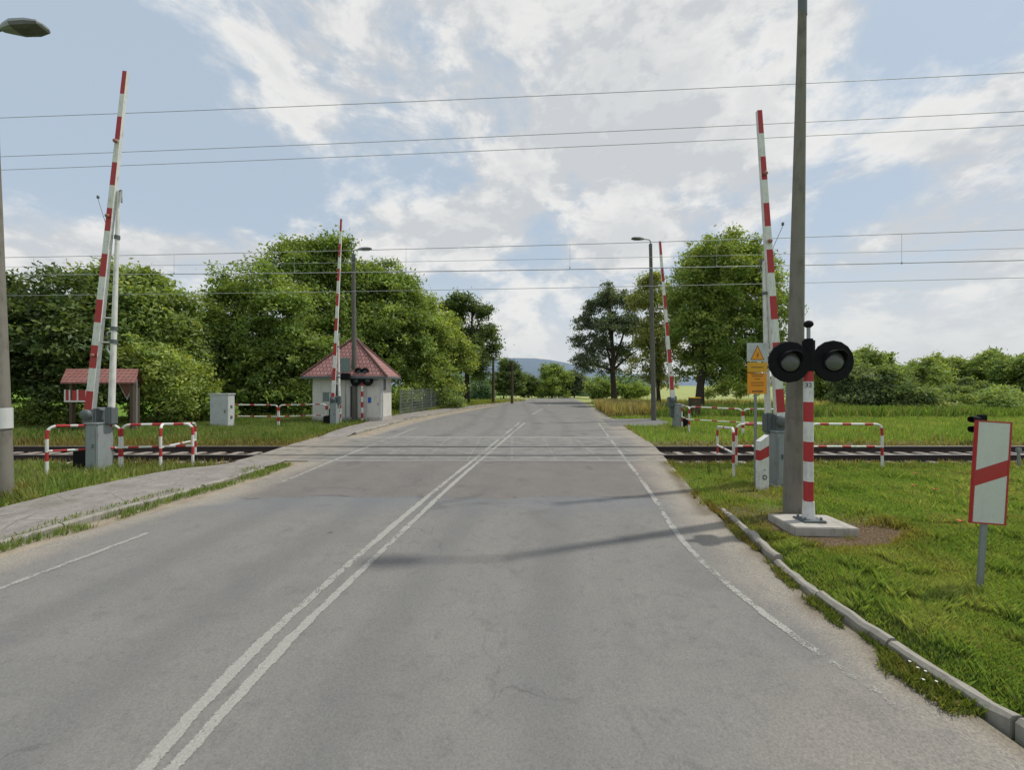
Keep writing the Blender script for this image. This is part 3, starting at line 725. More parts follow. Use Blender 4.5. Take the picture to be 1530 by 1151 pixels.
def lamp_post(base, top, r0, r1, arm, label, mat, headL=.72, group='street lamps on concrete poles', arm_r=.03):
    base = Vector(base); t = thing('street_lamp', label, 'street lamp', base, 0, group)
    T = Vector(top)-base; mb = MB()
    K = 8; mb.tube([Vector((0,0,-.3))]+[T*(k/K) for k in range(1, K+1)], [r0]+[r0+(r1-r0)*k/K for k in range(1, K+1)], 16)
    mb.build('pole', mat, t)
    a = Vector(arm); mb = MB(); cap = T+Vector((0,0,-.15))
    mb.tube([cap, T+Vector((0,0,.2)), T+a*.25+Vector((0,0,.30)), T+a+Vector((0,0,.33))], arm_r, 8); mb.tube([T-Vector((0,0,.25)), T+Vector((0,0,.05))], r1*1.08, 12)
    mb.build('arm', M['dgrey'], t)
    mb = MB(); lamp_head(mb, T+a+Vector((0,0,.33)), a.normalized()+Vector((0,0,.06)), headL); mb.build('lamp_head', [M['galv'], M['lens']], t)
    return t
# near right pole
b0 = Vector(GT(1184,770)); tp = at(1199, 2, b0.y)
lamp_post(b0, tp, .145, .060, (-.85,-.02,.05), 'tall grey concrete pole behind the striped signal post on the right', M['concrete'])
# near left pole
b1 = Vector(GT(7,742)); tp1 = at(-16, 70, b1.y)
lp = lamp_post(b1, tp1, .125, .075, (.24,0,-.0), 'near concrete pole at the left edge with a lamp head above', M['concrete'], .80)
mb = MB(); P0 = b1; zn = 2.5-(625-CY)/F*b1.y-b1.z
mb.tube([(-.02,0,zn-.19),(-.025,0,zn+.19)], .119, 16, 0, caps=False); nb = mb.build('paper_notice', M['retro'], lp)
b2 = Vector(GT(530,632)); lamp_post(b2, at(528,382,b2.y), .15, .095, (.25,0,0), 'grey concrete street lamp rising behind the hut signal', M['dconcrete'], .75)
b3 = Vector(GT(977,629)); lamp_post(b3, at(972,366,b3.y), .14, .09, (-.38,0,0), 'grey street lamp with its head pointing left, right of the far road', M['dconcrete'], .72)

# ------------------------------------------------------------------ signs
def plate(mb, c, w, h, d=.012, mi=0, bev=.004): mb.box(c, (w, d, h), mi, bev=bev)
# yellow warning board
b4 = Vector(GT(1130,726)); s4 = b4.y/F
t = thing('warning_sign', 'white, yellow and orange high-voltage warning boards stacked on a thin grey post', 'sign', b4, 0)
def zz(py): return CAMZ+(CY-py)*s4-b4.z
mb = MB(); mb.tube([(0,.03,-.2),(0,.03,zz(513))], .028, 10); mb.build('post', M['galv'], t)
mb = MB(); plate(mb, (.02,0,(zz(512)+zz(541))/2), 31*s4, 28*s4); wp = mb.build('white_board', M['palegrey'], t)
mb = MB(); q0, q1 = zz(538), zz(516); mb.add([(-.125,-.009,q0),(.165,-.009,q0),(.02,-.009,q1)], [[0,1,2]]); mb.build('warning_triangle', M['orange'], wp)
mb = MB()
for i in range(3):
    P3 = [Vector((-.125,-.010,q0)),Vector((.165,-.010,q0)),Vector((.02,-.010,q1))]; A, B = P3[i], P3[(i+1) % 3]; C_ = sum(P3, Vector())/3
    a2, b2_ = A.lerp(C_, .13), B.lerp(C_, .13); mb.add([A, B, b2_, a2], [[0,1,2,3]])
mb.add([(.035,-.0115,q0+.15),(-.005,-.0115,q0+.085),(.02,-.0115,q0+.085),(.005,-.0115,q0+.03),(.05,-.0115,q0+.10),(.025,-.0115,q0+.10),(.05,-.0115,q0+.15)], [[0,1,2,3,4,5,6]])
mb.build('triangle_border_and_bolt', M['ink'], wp)
mb = MB(); plate(mb, (.02,.0,(zz(541.6)+zz(556.5))/2), 30*s4, 14.6*s4); yb = mb.build('yellow_board', M['yellow'], t)
mb = MB(); plate(mb, (.015,.0,(zz(557.5)+zz(589))/2), 29*s4, 31*s4); ob = mb.build('orange_board', M['orange'], t)
mb = MB(); rr = random.Random(4)
for ln_, (w_, y_) in enumerate(((.26,559.5),(.22,562.5),(.10,566.5),(.27,572),(.25,576),(.22,585))):
    x = .015-w_/2
    while x < .015+w_/2:
        q = rr.uniform(.018,.04); h_ = .017 if y_ < 580 else .032; mb.box((x+q/2,-.0085,zz(y_)), (q*.72,.003,h_)); x += q
mb.build('worn_lettering', M['ink'], ob)
mb = MB(); x = -.11
while x < .14: q = rr.uniform(.02,.04); mb.box((x+q/2,-.0085,zz(549)), (q*.7,.003,.02)); x += q
mb.build('worn_lettering', M['ink'], yb)

# countdown board right
b5 = Vector(GT(1468,886)); s5 = b5.y/F
t = thing('countdown_board', 'white upright board with one red diagonal stripe on a grey post in the grass', 'sign', b5, R(-6))
t.rotation_euler = (0, R(3.4), R(-4))
def z5(py): return CAMZ+(CY-py)*s5-b5.z
mb = MB(); mb.tube([(0,.028,-.25),(0,.028,z5(640))], .028, 12); mb.build('post', M['galv'], t)
zc, hh_, ww = (z5(629)+z5(783))/2, (z5(629)-z5(783)), .335
mb = MB(); plate(mb, (.0,0,zc), ww, hh_, .02, 0, .008); bd = mb.build('board', M['retro'], t)
mb = MB(); e_ = .014
for cx_, cz_, w_, h_ in ((0,zc+hh_/2-e_/2,ww,e_),(0,zc-hh_/2+e_/2,ww,e_),(-ww/2+e_/2,zc,e_,hh_-2*e_),(ww/2-e_/2,zc,e_,hh_-2*e_)): mb.box((cx_,-.011,cz_), (w_,.006,h_))
mb.box((ww/2+.001,0,zc), (.006,.024,hh_+.002)); mb.box((-ww/2-.001,0,zc), (.006,.024,hh_+.002)); mb.build('red_border', M['red'], bd)
mb = MB(); xa, xb = -ww/2+e_, ww/2-e_; za, zb = zc-.15, zc-.02; tk = .165
mb.add([(xa,-.0118,za),(xb,-.0118,zb),(xb,-.0118,zb+tk),(xa,-.0118,za+tk)], [[0,1,2,3]]); mb.build('diagonal_stripe', M['red'], bd)

# marker post near the right barrier
b6 = Vector(GT(1139,733)); t = thing('marker_post', 'short white concrete marker post with slanted red band by the barrier cabinet', 'marker post', b6, R(10))
mb = MB(); w_ = .098
vs = [(-w_,-.06,-.1),(w_,-.06,-.1),(w_,.06,-.1),(-w_,.06,-.1)]
prof = [(-.1,0),(.62,0),(.90,0),(1.02,.0),(1.12,.11)]
def ring(z0, z1): return [(-w_,-.06,z0),(w_,-.06,z1),(w_,.06,z1),(-w_,.06,z0)]
rings = [ring(-.1,-.1), ring(.60,.68), ring(.80,.90), ring(.98,1.10)]
V_ = sum(rings, []); fs = []; ms = []
for i in range(3):
    for k in range(4): fs.append([i*4+k, i*4+(k+1) % 4, (i+1)*4+(k+1) % 4, (i+1)*4+k]); ms.append(1 if i == 1 else 0)
fs.append([12,13,14,15]); ms.append(0); mb.add(V_, fs, ms); po = mb.build('body', [M['white'], M['red']], t)
mb = MB(); Mx = Matrix.Translation((0,-.062,.27)) @ Matrix.Rotation(math.pi/2, 4, 'X'); mb.lathe([(.028,0),(.028,.004),(.052,.004),(.052,0)], 16, 0, Mx); mb.box((0,-.062,.42), (.05,.004,.012)); mb.build('round_mark', M['dgrey'], po)

# sign seen from behind by the hut
b7 = Vector(GT(516,633)); s7 = b7.y/F; t = thing('road_sign', 'grey back of a road sign on a post left of the hut doorway', 'sign', b7)
def z7(py): return CAMZ+(CY-py)*s7-b7.z
mb = MB(); mb.tube([(0,.04,-.2),(0,.04,z7(535))], .04, 10); mb.build('post', M['galv'], t)
mb = MB(); plate(mb, (0,0,(z7(535)+z7(556))/2), 15*s7, 21*s7, .02); mb.build('sign_panel', M['teal'], t)
mb = MB(); mb.box((.02,0,(z7(558)+z7(568))/2), (13*s7,.25,10*s7), bev=.03); mb.build('lamp_box', M['black'], t)

# give-way triangle on pole, left
b8 = Vector(GT(203,645)); s8 = b8.y/F; t = thing('triangle_sign', 'inverted triangular sign with pale border on a thin pole beside the roofed shelter', 'sign', b8)
def z8(py): return CAMZ+(CY-py)*s8-b8.z
mb = MB(); mb.tube([(0,.03,-.2),(0,.03,z8(566))], .035, 10); mb.build('pole', M['galv'], t)
za, zb = z8(572), z8(598); x0, x1, xm = -27*s8, -.5*s8, -13.5*s8
mb = MB(); mb.add([(x0,0,za),(x1,0,za),(xm,0,zb),(x0,.02,za),(x1,.02,za),(xm,.02,zb)], [[0,2,1],[3,4,5],[0,1,4,3],[1,2,5,4],[2,0,3,5]]); tp_ = mb.build('border_plate', M['palegrey'], t)
mb = MB(); c_ = Vector(((x0+x1+xm)/3, -.003, (2*za+zb)/3)); mb.add([c_+(Vector((a, -.003, b_))-c_)*.82 for a, b_ in ((x0,za),(x1,za),(xm,zb))], [[0,2,1]]); mb.build('inner_plate', M['brownred'], tp_)

# ------------------------------------------------------------------ buildings
def uvface(me_obj, sx=1.0, sy=1.0):
    """UV from face plane, metres: v runs up the slope"""
    me = me_obj.data; uv = me.uv_layers.new(name='uv')
    for p in me.polygons:
        n = p.normal; u_ = Vector((0,0,1)).cross(n)
        u_ = u_.normalized() if u_.length > 1e-3 else Vector((1,0,0)); v_ = n.cross(u_)
        for li in p.loop_indices:
            co = me.vertices[me.loops[li].vertex_index].co; uv.data[li].uv = (co.dot(u_)*sx, co.dot(v_)*sy)
# signal hut
hy = GT(470,632)[1]; hx0 = (467-CX)/F*hy; hx1 = (570-CX)/F*hy; hz0 = zpf(hy); sh = hy/F
W, D_ = hx1-hx0, 1.8; HW = 2.5+(CY-561)*sh-hz0
hut = thing('signal_hut', 'small white signal hut with pointed red tiled roof beside the far pavement', 'hut', ((hx0+hx1)/2, hy+D_/2, hz0))
mb = MB(); mb.box((0,0,HW/2-.2), (W, D_, HW+.4)); mb.box((0,0,.12), (W+.06, D_+.06, .32), 1); mb.build('wall', [M['wall'], M['slab']], hut)
mb = MB(); ov = .42; ez = HW-.06; ax = W/2+ov; ay = D_/2+ov; apz = CAMZ+(CY-507)/F*(hy+D_/2)-hz0; rg = .10
V_ = [(-ax,-ay,ez),(ax,-ay,ez),(ax,ay,ez),(-ax,ay,ez),(.05-rg,0,apz),(.05+rg,0,apz)]
mb.add(V_, [[0,1,5,4],[1,2,5],[2,3,4,5],[3,0,4]]); rf = mb.build('roof', M['tile'], hut); uvface(rf)
mb = MB(); mb.add([(-ax,-ay,ez-.004),(ax,-ay,ez-.004),(ax,ay,ez-.004),(-ax,ay,ez-.004)], [[3,2,1,0]])
for c_, d_ in (((0,-ay,ez-.06),(2*ax+.04,.05,.13)),((0,ay,ez-.06),(2*ax+.04,.05,.13)),((ax,0,ez-.06),(.05,2*ay-.06,.13)),((-ax,0,ez-.06),(.05,2*ay-.06,.13))): mb.box(c_, d_)
mb.build('gutter', M['dgrey'], rf)
mb = MB()
for a_, b_ in ((0,4),(1,5),(2,5),(3,4)): mb.tube([Vector(V_[a_])+Vector((0,0,.01)), Vector(V_[b_])+Vector((0,0,.03))], .065, 8)
mb.tube([Vector(V_[4]), Vector(V_[5])+Vector((0,0,.04))], .09, 8); mb.build('ridge_tiles', M['tile_old'], rf)
def hx(px): return (px-CX)/F*hy-(hx0+hx1)/2
def hzz(py): return CAMZ+(CY-py)*sh-hz0
def opening(nm, x0, x1, y0, y1, mat, d=.03, parent=hut, frame=True, yoff=0.0):
    mb = MB(); cx_, cz_, w_, h_ = (x0+x1)/2, (y0+y1)/2, x1-x0, y1-y0
    mb.box((cx_, -D_/2-.008, cz_), (w_, .022, h_)); o = mb.build(nm, mat, parent)
    if frame:
        mb = MB(); f_ = .055
        for c_, dd_ in (((cx_,cz_+h_/2),(w_+.1,f_)),((cx_-w_/2,cz_-f_/2),(f_,h_-f_)),((cx_+w_/2,cz_-f_/2),(f_,h_-f_))): mb.box((c_[0],-D_/2-.015,c_[1]), (dd_[0],.045,dd_[1]))
        mb.build('frame', M['palegrey'], o)
    return o
w1 = opening('window', hx(499), hx(507), hzz(597), hzz(574), M['glass'])
mb = MB(); mb.box(((hx(499)+hx(507))/2,-D_/2-.05,hzz(597)-.04), (.5,.12,.05)); mb.build('sill', M['slab'], w1)
w2 = opening('window', hx(482), hx(493), hzz(600), hzz(586), M['teal'])
opening('doorway', hx(523), hx(534), hzz(629), hzz(577), M['darkhole'])
dr = opening('door', hx(548), hx(568), hzz(629), hzz(577), M['wall'])
mb = MB(); mb.box((hx(552.5),-D_/2-.035,hzz(598)), (.17,.012,.30)); mb.build('blue_notice', M['blue'], dr)
mb = MB(); mb.box((hx(565),-D_/2-.035,hzz(604)), (.03,.04,.12)); mb.build('handle', M['dgrey'], dr)
mb = MB(); mb.box((hx(545),-D_/2-.04,hzz(571)), (W*.44,.08,.17)); mb.build('lintel_beam', M['palegrey'], hut)
mb = MB(); mb.box((W/2+.02,-.5,hzz(575)), (.05,.5,.6)); mb.build('wall_box', M['dgrey'], hut)
mb = MB(); mb.tube([(W/2+.03,-D_/2+.1,.0),(W/2+.03,-D_/2+.1,HW-.1)], .04, 8); mb.build('downpipe', M['palegrey'], hut)

# roofed shelter left
b9 = Vector(GT(150,648)); s9 = b9.y/F
LX9 = (153-CX)/F*(b9.y+.9)
def x9(px, dy=-.9): return (px-CX)/F*(b9.y+.9+dy)-LX9
def z9(py): return CAMZ+(CY-py)*s9-b9.z
sh_ = thing('roofed_shelter', 'small open shelter with red tiled roof and red boarding under the left trees', 'shelter', (LX9, b9.y+.9, b9.z))
rz_, ezl = z9(550), z9(571); dx0, dx1 = x9(99, 0), x9(207, 0)
mb = MB(); V_ = [(x9(90),-.9,ezl),(x9(203),-.9,ezl),(dx1,.0,rz_),(dx0,.0,rz_),(x9(99, .9),.9,ezl),(x9(214, .9),.9,ezl)]
mb.add(V_, [[0,1,2,3],[3,2,5,4]]); mb.add([tuple(Vector(v)-Vector((0,0,.07))) for v in V_], [[3,2,1,0],[4,5,2,3]]); 
mb.add([V_[1], V_[2], tuple(Vector(V_[2])-Vector((0,0,.07))), tuple(Vector(V_[1])-Vector((0,0,.07)))], [[3,2,1,0]]); mb.add([V_[0], V_[1], tuple(Vector(V_[1])-Vector((0,0,.07))), tuple(Vector(V_[0])-Vector((0,0,.07)))], [[3,2,1,0]])
rf = mb.build('roof', M['tile_old'], sh_); uvface(rf)
for px in (108, 198):
    for yy in (-.75, .75):
        mb = MB(); mb.box((x9(px if px < 150 or yy < 0 else 205, yy),yy,ezl/2-.05), (.13,.13,ezl+.1), bev=.01); mb.build('post', M['wood'], sh_)
mb = MB(); mb.box((x9(117),-.78,(z9(583)+z9(600))/2), (46*s9,.06,16*s9)); bp = mb.build('boarding', M['red'], sh_)
mb = MB()
for px in (94, 101, 113, 126, 139): mb.box((x9(px),-.82,(z9(582)+z9(600))/2), (.05,.03,17*s9))
mb.box((x9(117),-.825,z9(600)), (48*s9,.03,.06)); mb.build('white_trim', M['white'], bp)
mb = MB(); mb.box((x9(146, .35),.35,.42), (1.1,.3,.9), bev=.02); mb.build('low_wall', M['brownred'], sh_)

# pale cabinet
b10 = Vector(GT(327,641)); s10 = b10.y/F
t = thing('equipment_cabinet', 'pale grey metal equipment cabinet standing on the grass left of the far railings', 'cabinet', b10)
mb = MB(); cw, ch, cd = 27*s10, 52*s10, .46; mb.box((0,cd/2,ch/2-.02), (cw,cd,ch), bev=.012); mb.box((0,cd/2,ch-.01), (cw+.07,cd+.07,.06), bev=.01); cb = mb.build('body', M['palegrey'], t)
mb = MB(); mb.box((0,-.004,ch/2), (cw-.08,.016,ch-.16), bev=.005); dd_ = mb.build('door', M['palegrey'], t)
mb = MB(); mb.box((cw/2-.12,-.025,ch/2), (.03,.03,.14)); mb.build('handle', M['dgrey'], dd_)
for k in range(2):
    mb = MB(); mb.box((cw/2+.006,cd*.5,ch*.32+k*.5), (.012,.14,.14), bev=.003); mb.build('vent', M['dgrey'], cb)
mb = MB(); mb.box((0,cd/2,-.06), (cw+.02,cd+.02,.14)); mb.build('plinth', M['slab'], t)

# wire mesh fence behind hut
fa = Vector(GT(598,623)); fb = Vector(GT(656,612)); t = thing('mesh_fence', 'grey wire mesh fence panels right of the hut', 'fence', fa)
V3 = fb-fa; npan = 4; Hf = 1.75
for i in range(npan+1):
    p = V3*(i/npan); mb = MB(); mb.box((p.x,p.y,Hf/2), (.07,.07,Hf+.2)); mb.build('fence_post', M['galv'], t)
for i in range(npan):
    p = V3*(i/npan); q = V3*((i+1)/npan); mb = MB()
    for k in range(1, 12):
        a_ = p.lerp(q, k/12); mb.tube([a_+Vector((0,0,.08)), a_+Vector((0,0,Hf))], .011, 4)
    for k in range(9):
        h_ = Vector((0,0,.1+(Hf-.12)*k/8)); mb.tube([p+h_, q+h_], .011, 4)
    mb.build('mesh_panel', M['galv'], t)

# small box beyond the railings
b12 = Vector(GT(1041,625)); s12 = b12.y/F; t = thing('wooden_box', 'small dark box with a yellow top on the grass beyond the far right railings', 'box', b12)
mb = MB(); mb.box((0,.3,.62), (14*s12,.45,1.2), bev=.02); mb.build('body', M['wood'], t); mb = MB(); mb.box((0,.3,1.24), (15*s12,.5,.05)); mb.build('lid', M['yellow'], t)

# dwarf railway signal peeping out behind the countdown board
b13 = Vector(GT(1464,660)); s13 = b13.y/F; t = thing('dwarf_rail_signal', 'low black railway signal with hooded lamps behind the countdown board', 'signal', b13)
mb = MB(); mb.tube([(0,0,-.1),(0,0,.3)], .05, 10); mb.build('post', M['galv'], t)
mb = MB(); mb.box((.06,0,.62), (.30,.16,.72), bev=.03); cs = mb.build('case', M['black'], t)
for k in range(2):
    mb = MB(); Mx = Matrix.Translation((.0,0,.45+.36*k)) @ Matrix.Rotation(-math.pi/2, 4, 'Y'); mb.lathe([(.11,.08),(.125,.08),(.11,.34),(.1,.34),(.1,.08)], 16, 0, Mx); mb.build('hood', M['black'], cs)
b14 = Vector(GT(1522,699)); t = thing('track_marker', 'short grey metal marker stub beside the near rail at the right edge', 'marker post', b14)
mb = MB(); mb.tube([(0,0,-.1),(0,0,.42)], .03, 8); mb.box((0,0,.44), (.12,.05,.10), bev=.008); mb.build('body', M['galv'], t)

# far wooden poles beside the road
for px, py, top, lb in ((737,604,534,'thin wooden utility pole beside the far road, nearer the dark maple'), (765,604,541,'thin wooden utility pole in front of the far tree belt')):
    g0 = Vector(GT(px, py)); T = at(px, top, g0.y)-g0; t = thing('utility_pole', lb, 'pole', g0, 0, 'wooden poles along the far road')
    mb = MB(); mb.tube([(0,0,-.3), T*.5, T], [.16,.14,.11], 8); mb.build('pole', M['wood'], t); mb = MB(); mb.box((0,0,T.z-.3), (.9,.08,.09)); mb.build('crossarm', M['wood'], t)

# ------------------------------------------------------------------ overhead wires
WG = 'overhead wires spanning the crossing'
def wire(pl, pr, pm, z, r, label, plan=None):
    """wire at a constant height whose ends are seen at pl, pr; hung between masts outside the view"""
    def pt(p): Y = F*(z-CAMZ)/(CY-p[1]); return Vector(((p[0]-CX)/F*Y, Y, z))
    A, B = pt(pl), pt(pr); d = B-A
    if plan:
        A, B = plan[0].copy(), plan[0]+plan[1]
        A.z = CAMZ+(CY-pl[1])/F*A.y; B.z = CAMZ+(CY-pr[1])/F*B.y; d = B-A
    P = []
    Yc = F*(z-CAMZ)/(CY-pm[1]); 
    for k in range(-14, 33):
        f_ = k/16.0-.0; q = A+d*f_; sag = 0.0
        P.append(q+Vector((0,0,.16*((f_-.5)**2*4-1)*.5*(1 if abs(f_-.5) < 1.2 else 1))))
    mb = MB(); mb.tube(P, r, 6); o = mb.build('overhead_wire', M['wire']); tag(o, label, 'wire', WG); return A, d
wire((0,176), (1530,108), (765,150), 14.0, .011, 'topmost overhead wire crossing the upper sky')
wire((0,234), (1530,166), (765,205), 12.6, .011, 'overhead wire second from the top, upper of a close pair')
wire((0,254), (1530,187), (765,228), 12.2, .011, 'overhead wire third from the top, lower of a close pair')
wire((0,399), (1530,371), (765,386), 7.0, .007, 'thin overhead wire between the two catenary wires, in front of the tall tree')
A1, d1 = wire((0,385), (1530,343), (765,373), 6.7, .009, 'upper catenary wire carrying short droppers over the rails')
A2, d2 = wire((0,411), (1530,389), (765,397), 6.15, .012, 'thicker contact wire hanging below the droppers', (A1, d1))
A3, d3 = wire((0,442), (1530,415), (765,428), 6.25, .010, 'lowest overhead wire above the rails')
for o_ in list(COL.objects):
    if o_.name.startswith('overhead_wire') and o_.get('label', '').startswith('thicker'): cw_ = o_
mb = MB()
for f_ in (.04, .20, .33, .445, .605, .74, .90, 1.03):
    p = A1+d1*f_; q = A2+d2*f_; mb = MB(); mb.tube([p+Vector((0,0,-.05)), q+Vector((0,0,-.05))], .004, 5); mb.box((q.x,q.y,q.z-.03), (.025,.025,.05)); mb.build('dropper', M['wire'], cw_)

# ------------------------------------------------------------------ foliage
def crown_leaves(blobs, nclump, per, leaf, seed, cols, spread=.30, inner=.18, droop=.0):
    """leaf-sized quads in clumps spread through ellipsoidal lobes; returns verts (n*4,3) and colours"""
    rg = np.random.default_rng(seed)
    B = np.array(blobs); vol = B[:,3]*B[:,4]+B[:,3]*B[:,5]+B[:,4]*B[:,5]; pr = vol/vol.sum()
    bi = rg.choice(len(B), nclump, p=pr)
    d = rg.normal(size=(nclump, 3)); d /= np.linalg.norm(d, axis=1)[:, None]
    d[:, 2] = np.where(d[:, 2] < -.55, -d[:, 2], d[:, 2])
    sp_ = rg.random(nclump) < .10
    rad = np.where(rg.random(nclump) < inner, rg.uniform(.25, .7, nclump), rg.uniform(.72, 1.08, nclump))
    C = B[bi, :3]+d*rad[:, None]*B[bi, 3:6]; ck = .42/max(spread, .2)
    hole = .5*vnoise(C[:, 0]*ck+40, C[:, 2]*ck*1.2+C[:, 1]*.3*ck+40, seed)+.5*vnoise(C[:, 1]*ck+C[:, 0]*.4*ck+40, C[:, 2]*ck*1.1+40, seed+1)
    gone = (hole < .40) & (rad > .6); C[:, 2] += np.where(sp_ & (d[:, 2] > 0), rg.uniform(.1, .55, nclump)*spread*2.2, 0)
    keep_ = ~gone; C, d, rad, bi = C[keep_], d[keep_], rad[keep_], bi[keep_]; nclump = len(C)
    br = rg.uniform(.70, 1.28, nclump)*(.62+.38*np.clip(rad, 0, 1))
    hue = rg.random(nclump)
    n = nclump*per; ci = np.repeat(np.arange(nclump), per)
    csize = rg.uniform(.55, 1.25, nclump)*spread
    off = rg.normal(size=(n, 3))*np.array([1, 1, .62])*csize[ci][:, None]*.55
    P = C[ci]+off; P[:, 2] -= droop*np.abs(off[:, 0])
    out = d[ci]*.55+rg.normal(size=(n, 3))*.75; out[:, 2] += .45; out /= np.linalg.norm(out, axis=1)[:, None]
    a = np.cross(out, rg.normal(size=(n, 3))); a /= np.linalg.norm(a, axis=1)[:, None]+1e-9; b_ = np.cross(out, a)
    s_ = leaf*rg.uniform(.6, 1.35, n)[:, None]
    q = np.stack([P-a*s_, P-b_*s_*.45+a*s_*.1, P+a*s_, P+b_*s_*.45+a*s_*.1], 1)
    q[:, 0] -= out*s_*.18; q[:, 2] -= out*s_*.18
    c0, c1, c2 = [np.array(c) for c in cols]
    h = np.clip(hue[ci]+rg.normal(size=n)*.16, 0, 1)[:, None]
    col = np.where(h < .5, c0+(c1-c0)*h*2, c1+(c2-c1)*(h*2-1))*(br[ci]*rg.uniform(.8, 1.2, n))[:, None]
    col = np.concatenate([col, np.ones((n, 1))], 1)
    return q.reshape(-1, 3), np.repeat(col, 4, 0)
GREENS = {
 'mid':   ((0.164,0.243,0.072),(0.262,0.377,0.097),(0.379,0.481,0.130)),
 'dark':  ((0.084,0.136,0.056),(0.137,0.202,0.071),(0.193,0.258,0.086)),
 'bright':((0.204,0.299,0.101),(0.281,0.387,0.122),(0.392,0.478,0.171)),
 'yellow':((0.220,0.321,0.090),(0.346,0.454,0.121),(0.470,0.539,0.161)),
 'olive': ((0.212,0.262,0.107),(0.336,0.385,0.134),(0.467,0.475,0.172)),
 'grey':  ((0.108,0.156,0.116),(0.161,0.213,0.144),(0.223,0.270,0.172)),
 'far':   ((0.148,0.243,0.163),(0.197,0.305,0.192),(0.261,0.367,0.233)),  # distance haze put into the leaf colour, paler and bluer
}
def tree(name, base_px, Y, pblobs, label, cat, cols, nclump, per, leaf, seed, trunk_r=.18, group=None, spread=.45, depth=1.0, limbs=6, inner=.2, lean=0, trunk_top=None, fill=True):
    rnd = random.Random(seed); x0 = (base_px-CX)/F*Y; z0 = tz(x0, Y); base = Vector((x0, Y, z0-.05))
    t = thing(name, label, cat, base, 0, group)
    sc = Y/F; blobs = []
    for px, py, r in pblobs:
        p = at(px, py, Y)-base; rr = r*sc
        blobs.append((p.x, rnd.uniform(-1, 1)*rr*.9*depth, p.z, rr, rr*rnd.uniform(.9, 1.2)*depth, rr*rnd.uniform(.82, 1.0)))
        if fill:
            dpt = rr*1.3*depth; blobs.append((p.x+rnd.uniform(-.3, .3)*rr, dpt*rnd.uniform(.5, 1.0), p.z-rr*.1, rr*.85, rr*.8, rr*.8))
    for b in list(blobs):
        for _ in range(3):
            w_ = rnd.uniform(0, 2*math.pi); e_ = rnd.uniform(-.3, 1.2); k_ = rnd.uniform(.25, .45)
            blobs.append((b[0]+math.cos(w_)*math.cos(e_)*b[3]*1.05, b[1]+math.sin(w_)*math.cos(e_)*b[4]*1.05, b[2]+math.sin(e_)*b[5]*1.1, b[3]*k_*.8, b[4]*k_, b[5]*k_*1.3))
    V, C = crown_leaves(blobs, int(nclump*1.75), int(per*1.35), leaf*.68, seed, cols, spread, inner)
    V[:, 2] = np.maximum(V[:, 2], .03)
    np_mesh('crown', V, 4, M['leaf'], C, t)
    if trunk_r > 0:
        zt = max(b[2] for b in blobs); cxm = sum(b[0] for b in blobs)/len(blobs); cy_ = sum(b[1] for b in blobs)/len(blobs)
        mb = MB(); K = 7; top = Vector((cxm, cy_, zt)); path = []
        for k in range(K+1):
            f_ = k/K; path.append(Vector((top.x*f_**1.6+rnd.uniform(-.12, .12)*(0 < k), top.y*f_**1.6, -.1+(top.z+.1)*f_)))
        mb.tube(path, [trunk_r*(1.25 if k == 0 else 1)*(1-.88*k/K) for k in range(K+1)], 9)
        for b in rnd.sample(blobs, min(limbs, len(blobs))):
            s_ = rnd.uniform(.25, .6); st = path[int(s_*K)]; e = Vector(b[:3]); md = st.lerp(e, .5)+Vector((rnd.uniform(-.2,.2), rnd.uniform(-.2,.2), .25))
            mb.tube([st, md, e], [trunk_r*.5, trunk_r*.3, trunk_r*.08], 6)
        mb.build('trunk', M['bark'], t)
    return t
g_ = GREENS; TL = 'trees behind the left side of the crossing'
tree('broadleaf_tree', 60, 19, [(-70,470,65),(-20,470,45),(30,455,32),(75,438,26),(95,425,14),(40,500,50),(90,490,45),(20,560,55),(80,560,50),(120,520,40),(112,450,28),(120,590,35),(-30,570,60)],
     'dark bushy tree at the far left edge behind the near lamp pole', 'tree', g_['dark'], 1500, 22, .17, 11, .2, TL, .5)
tree('broadleaf_tree', 200, 22, [(160,440,27),(190,432,25),(225,440,26),(150,480,42),(205,480,48),(248,455,22),(262,452,14),(240,495,35),(180,530,48),(230,540,40),(140,540,40)],
     'bright green maple behind the near left barrier boom', 'tree', g_['bright'], 1300, 22, .19, 12, .2, TL, .55)
tree('broadleaf_tree', 295, 26, [(285,480,22),(300,500,34),(268,510,32),(320,540,40),(285,550,44),(255,575,36),(325,590,40),(270,605,35)],
     'mid green rounded tree in the dip between the maple and the tall mass', 'tree', g_['mid'], 1000, 20, .17, 13, .15, TL, .5)
tree('leafy_shrub', 235, 20.5, [(200,545,24),(235,540,28),(265,560,28),(220,580,32),(255,595,32),(285,590,26),(225,615,28),(275,620,24)],
     'yellow-green drooping shrub right of the roofed shelter', 'shrub', g_['yellow'], 560, 22, .14, 14, .05, 'shrubs along the left side', .4)
tree('leafy_shrub', 68, 19.2, [(45,622,16),(70,618,18),(95,626,15),(60,636,15)], 'low bright round shrub left of the roofed shelter', 'shrub', g_['yellow'], 200, 20, .10, 15, .0, 'shrubs along the left side', .3)
tree('leafy_shrub', 150, 22.5, [(115,545,18),(140,530,20),(170,540,22),(95,570,16),(200,560,15)], 'light green branches arching over the shelter roof', 'shrub', g_['yellow'], 260, 20, .13, 16, .06, 'shrubs along the left side', .4)
tree('leafy_shrub', 300, 21, [(270,618,20),(295,612,24),(320,622,20),(250,628,16)], 'dark green shrub behind the pale grey cabinet', 'shrub', g_['mid'], 260, 20, .12, 17, .0, 'shrubs along the left side', .35)
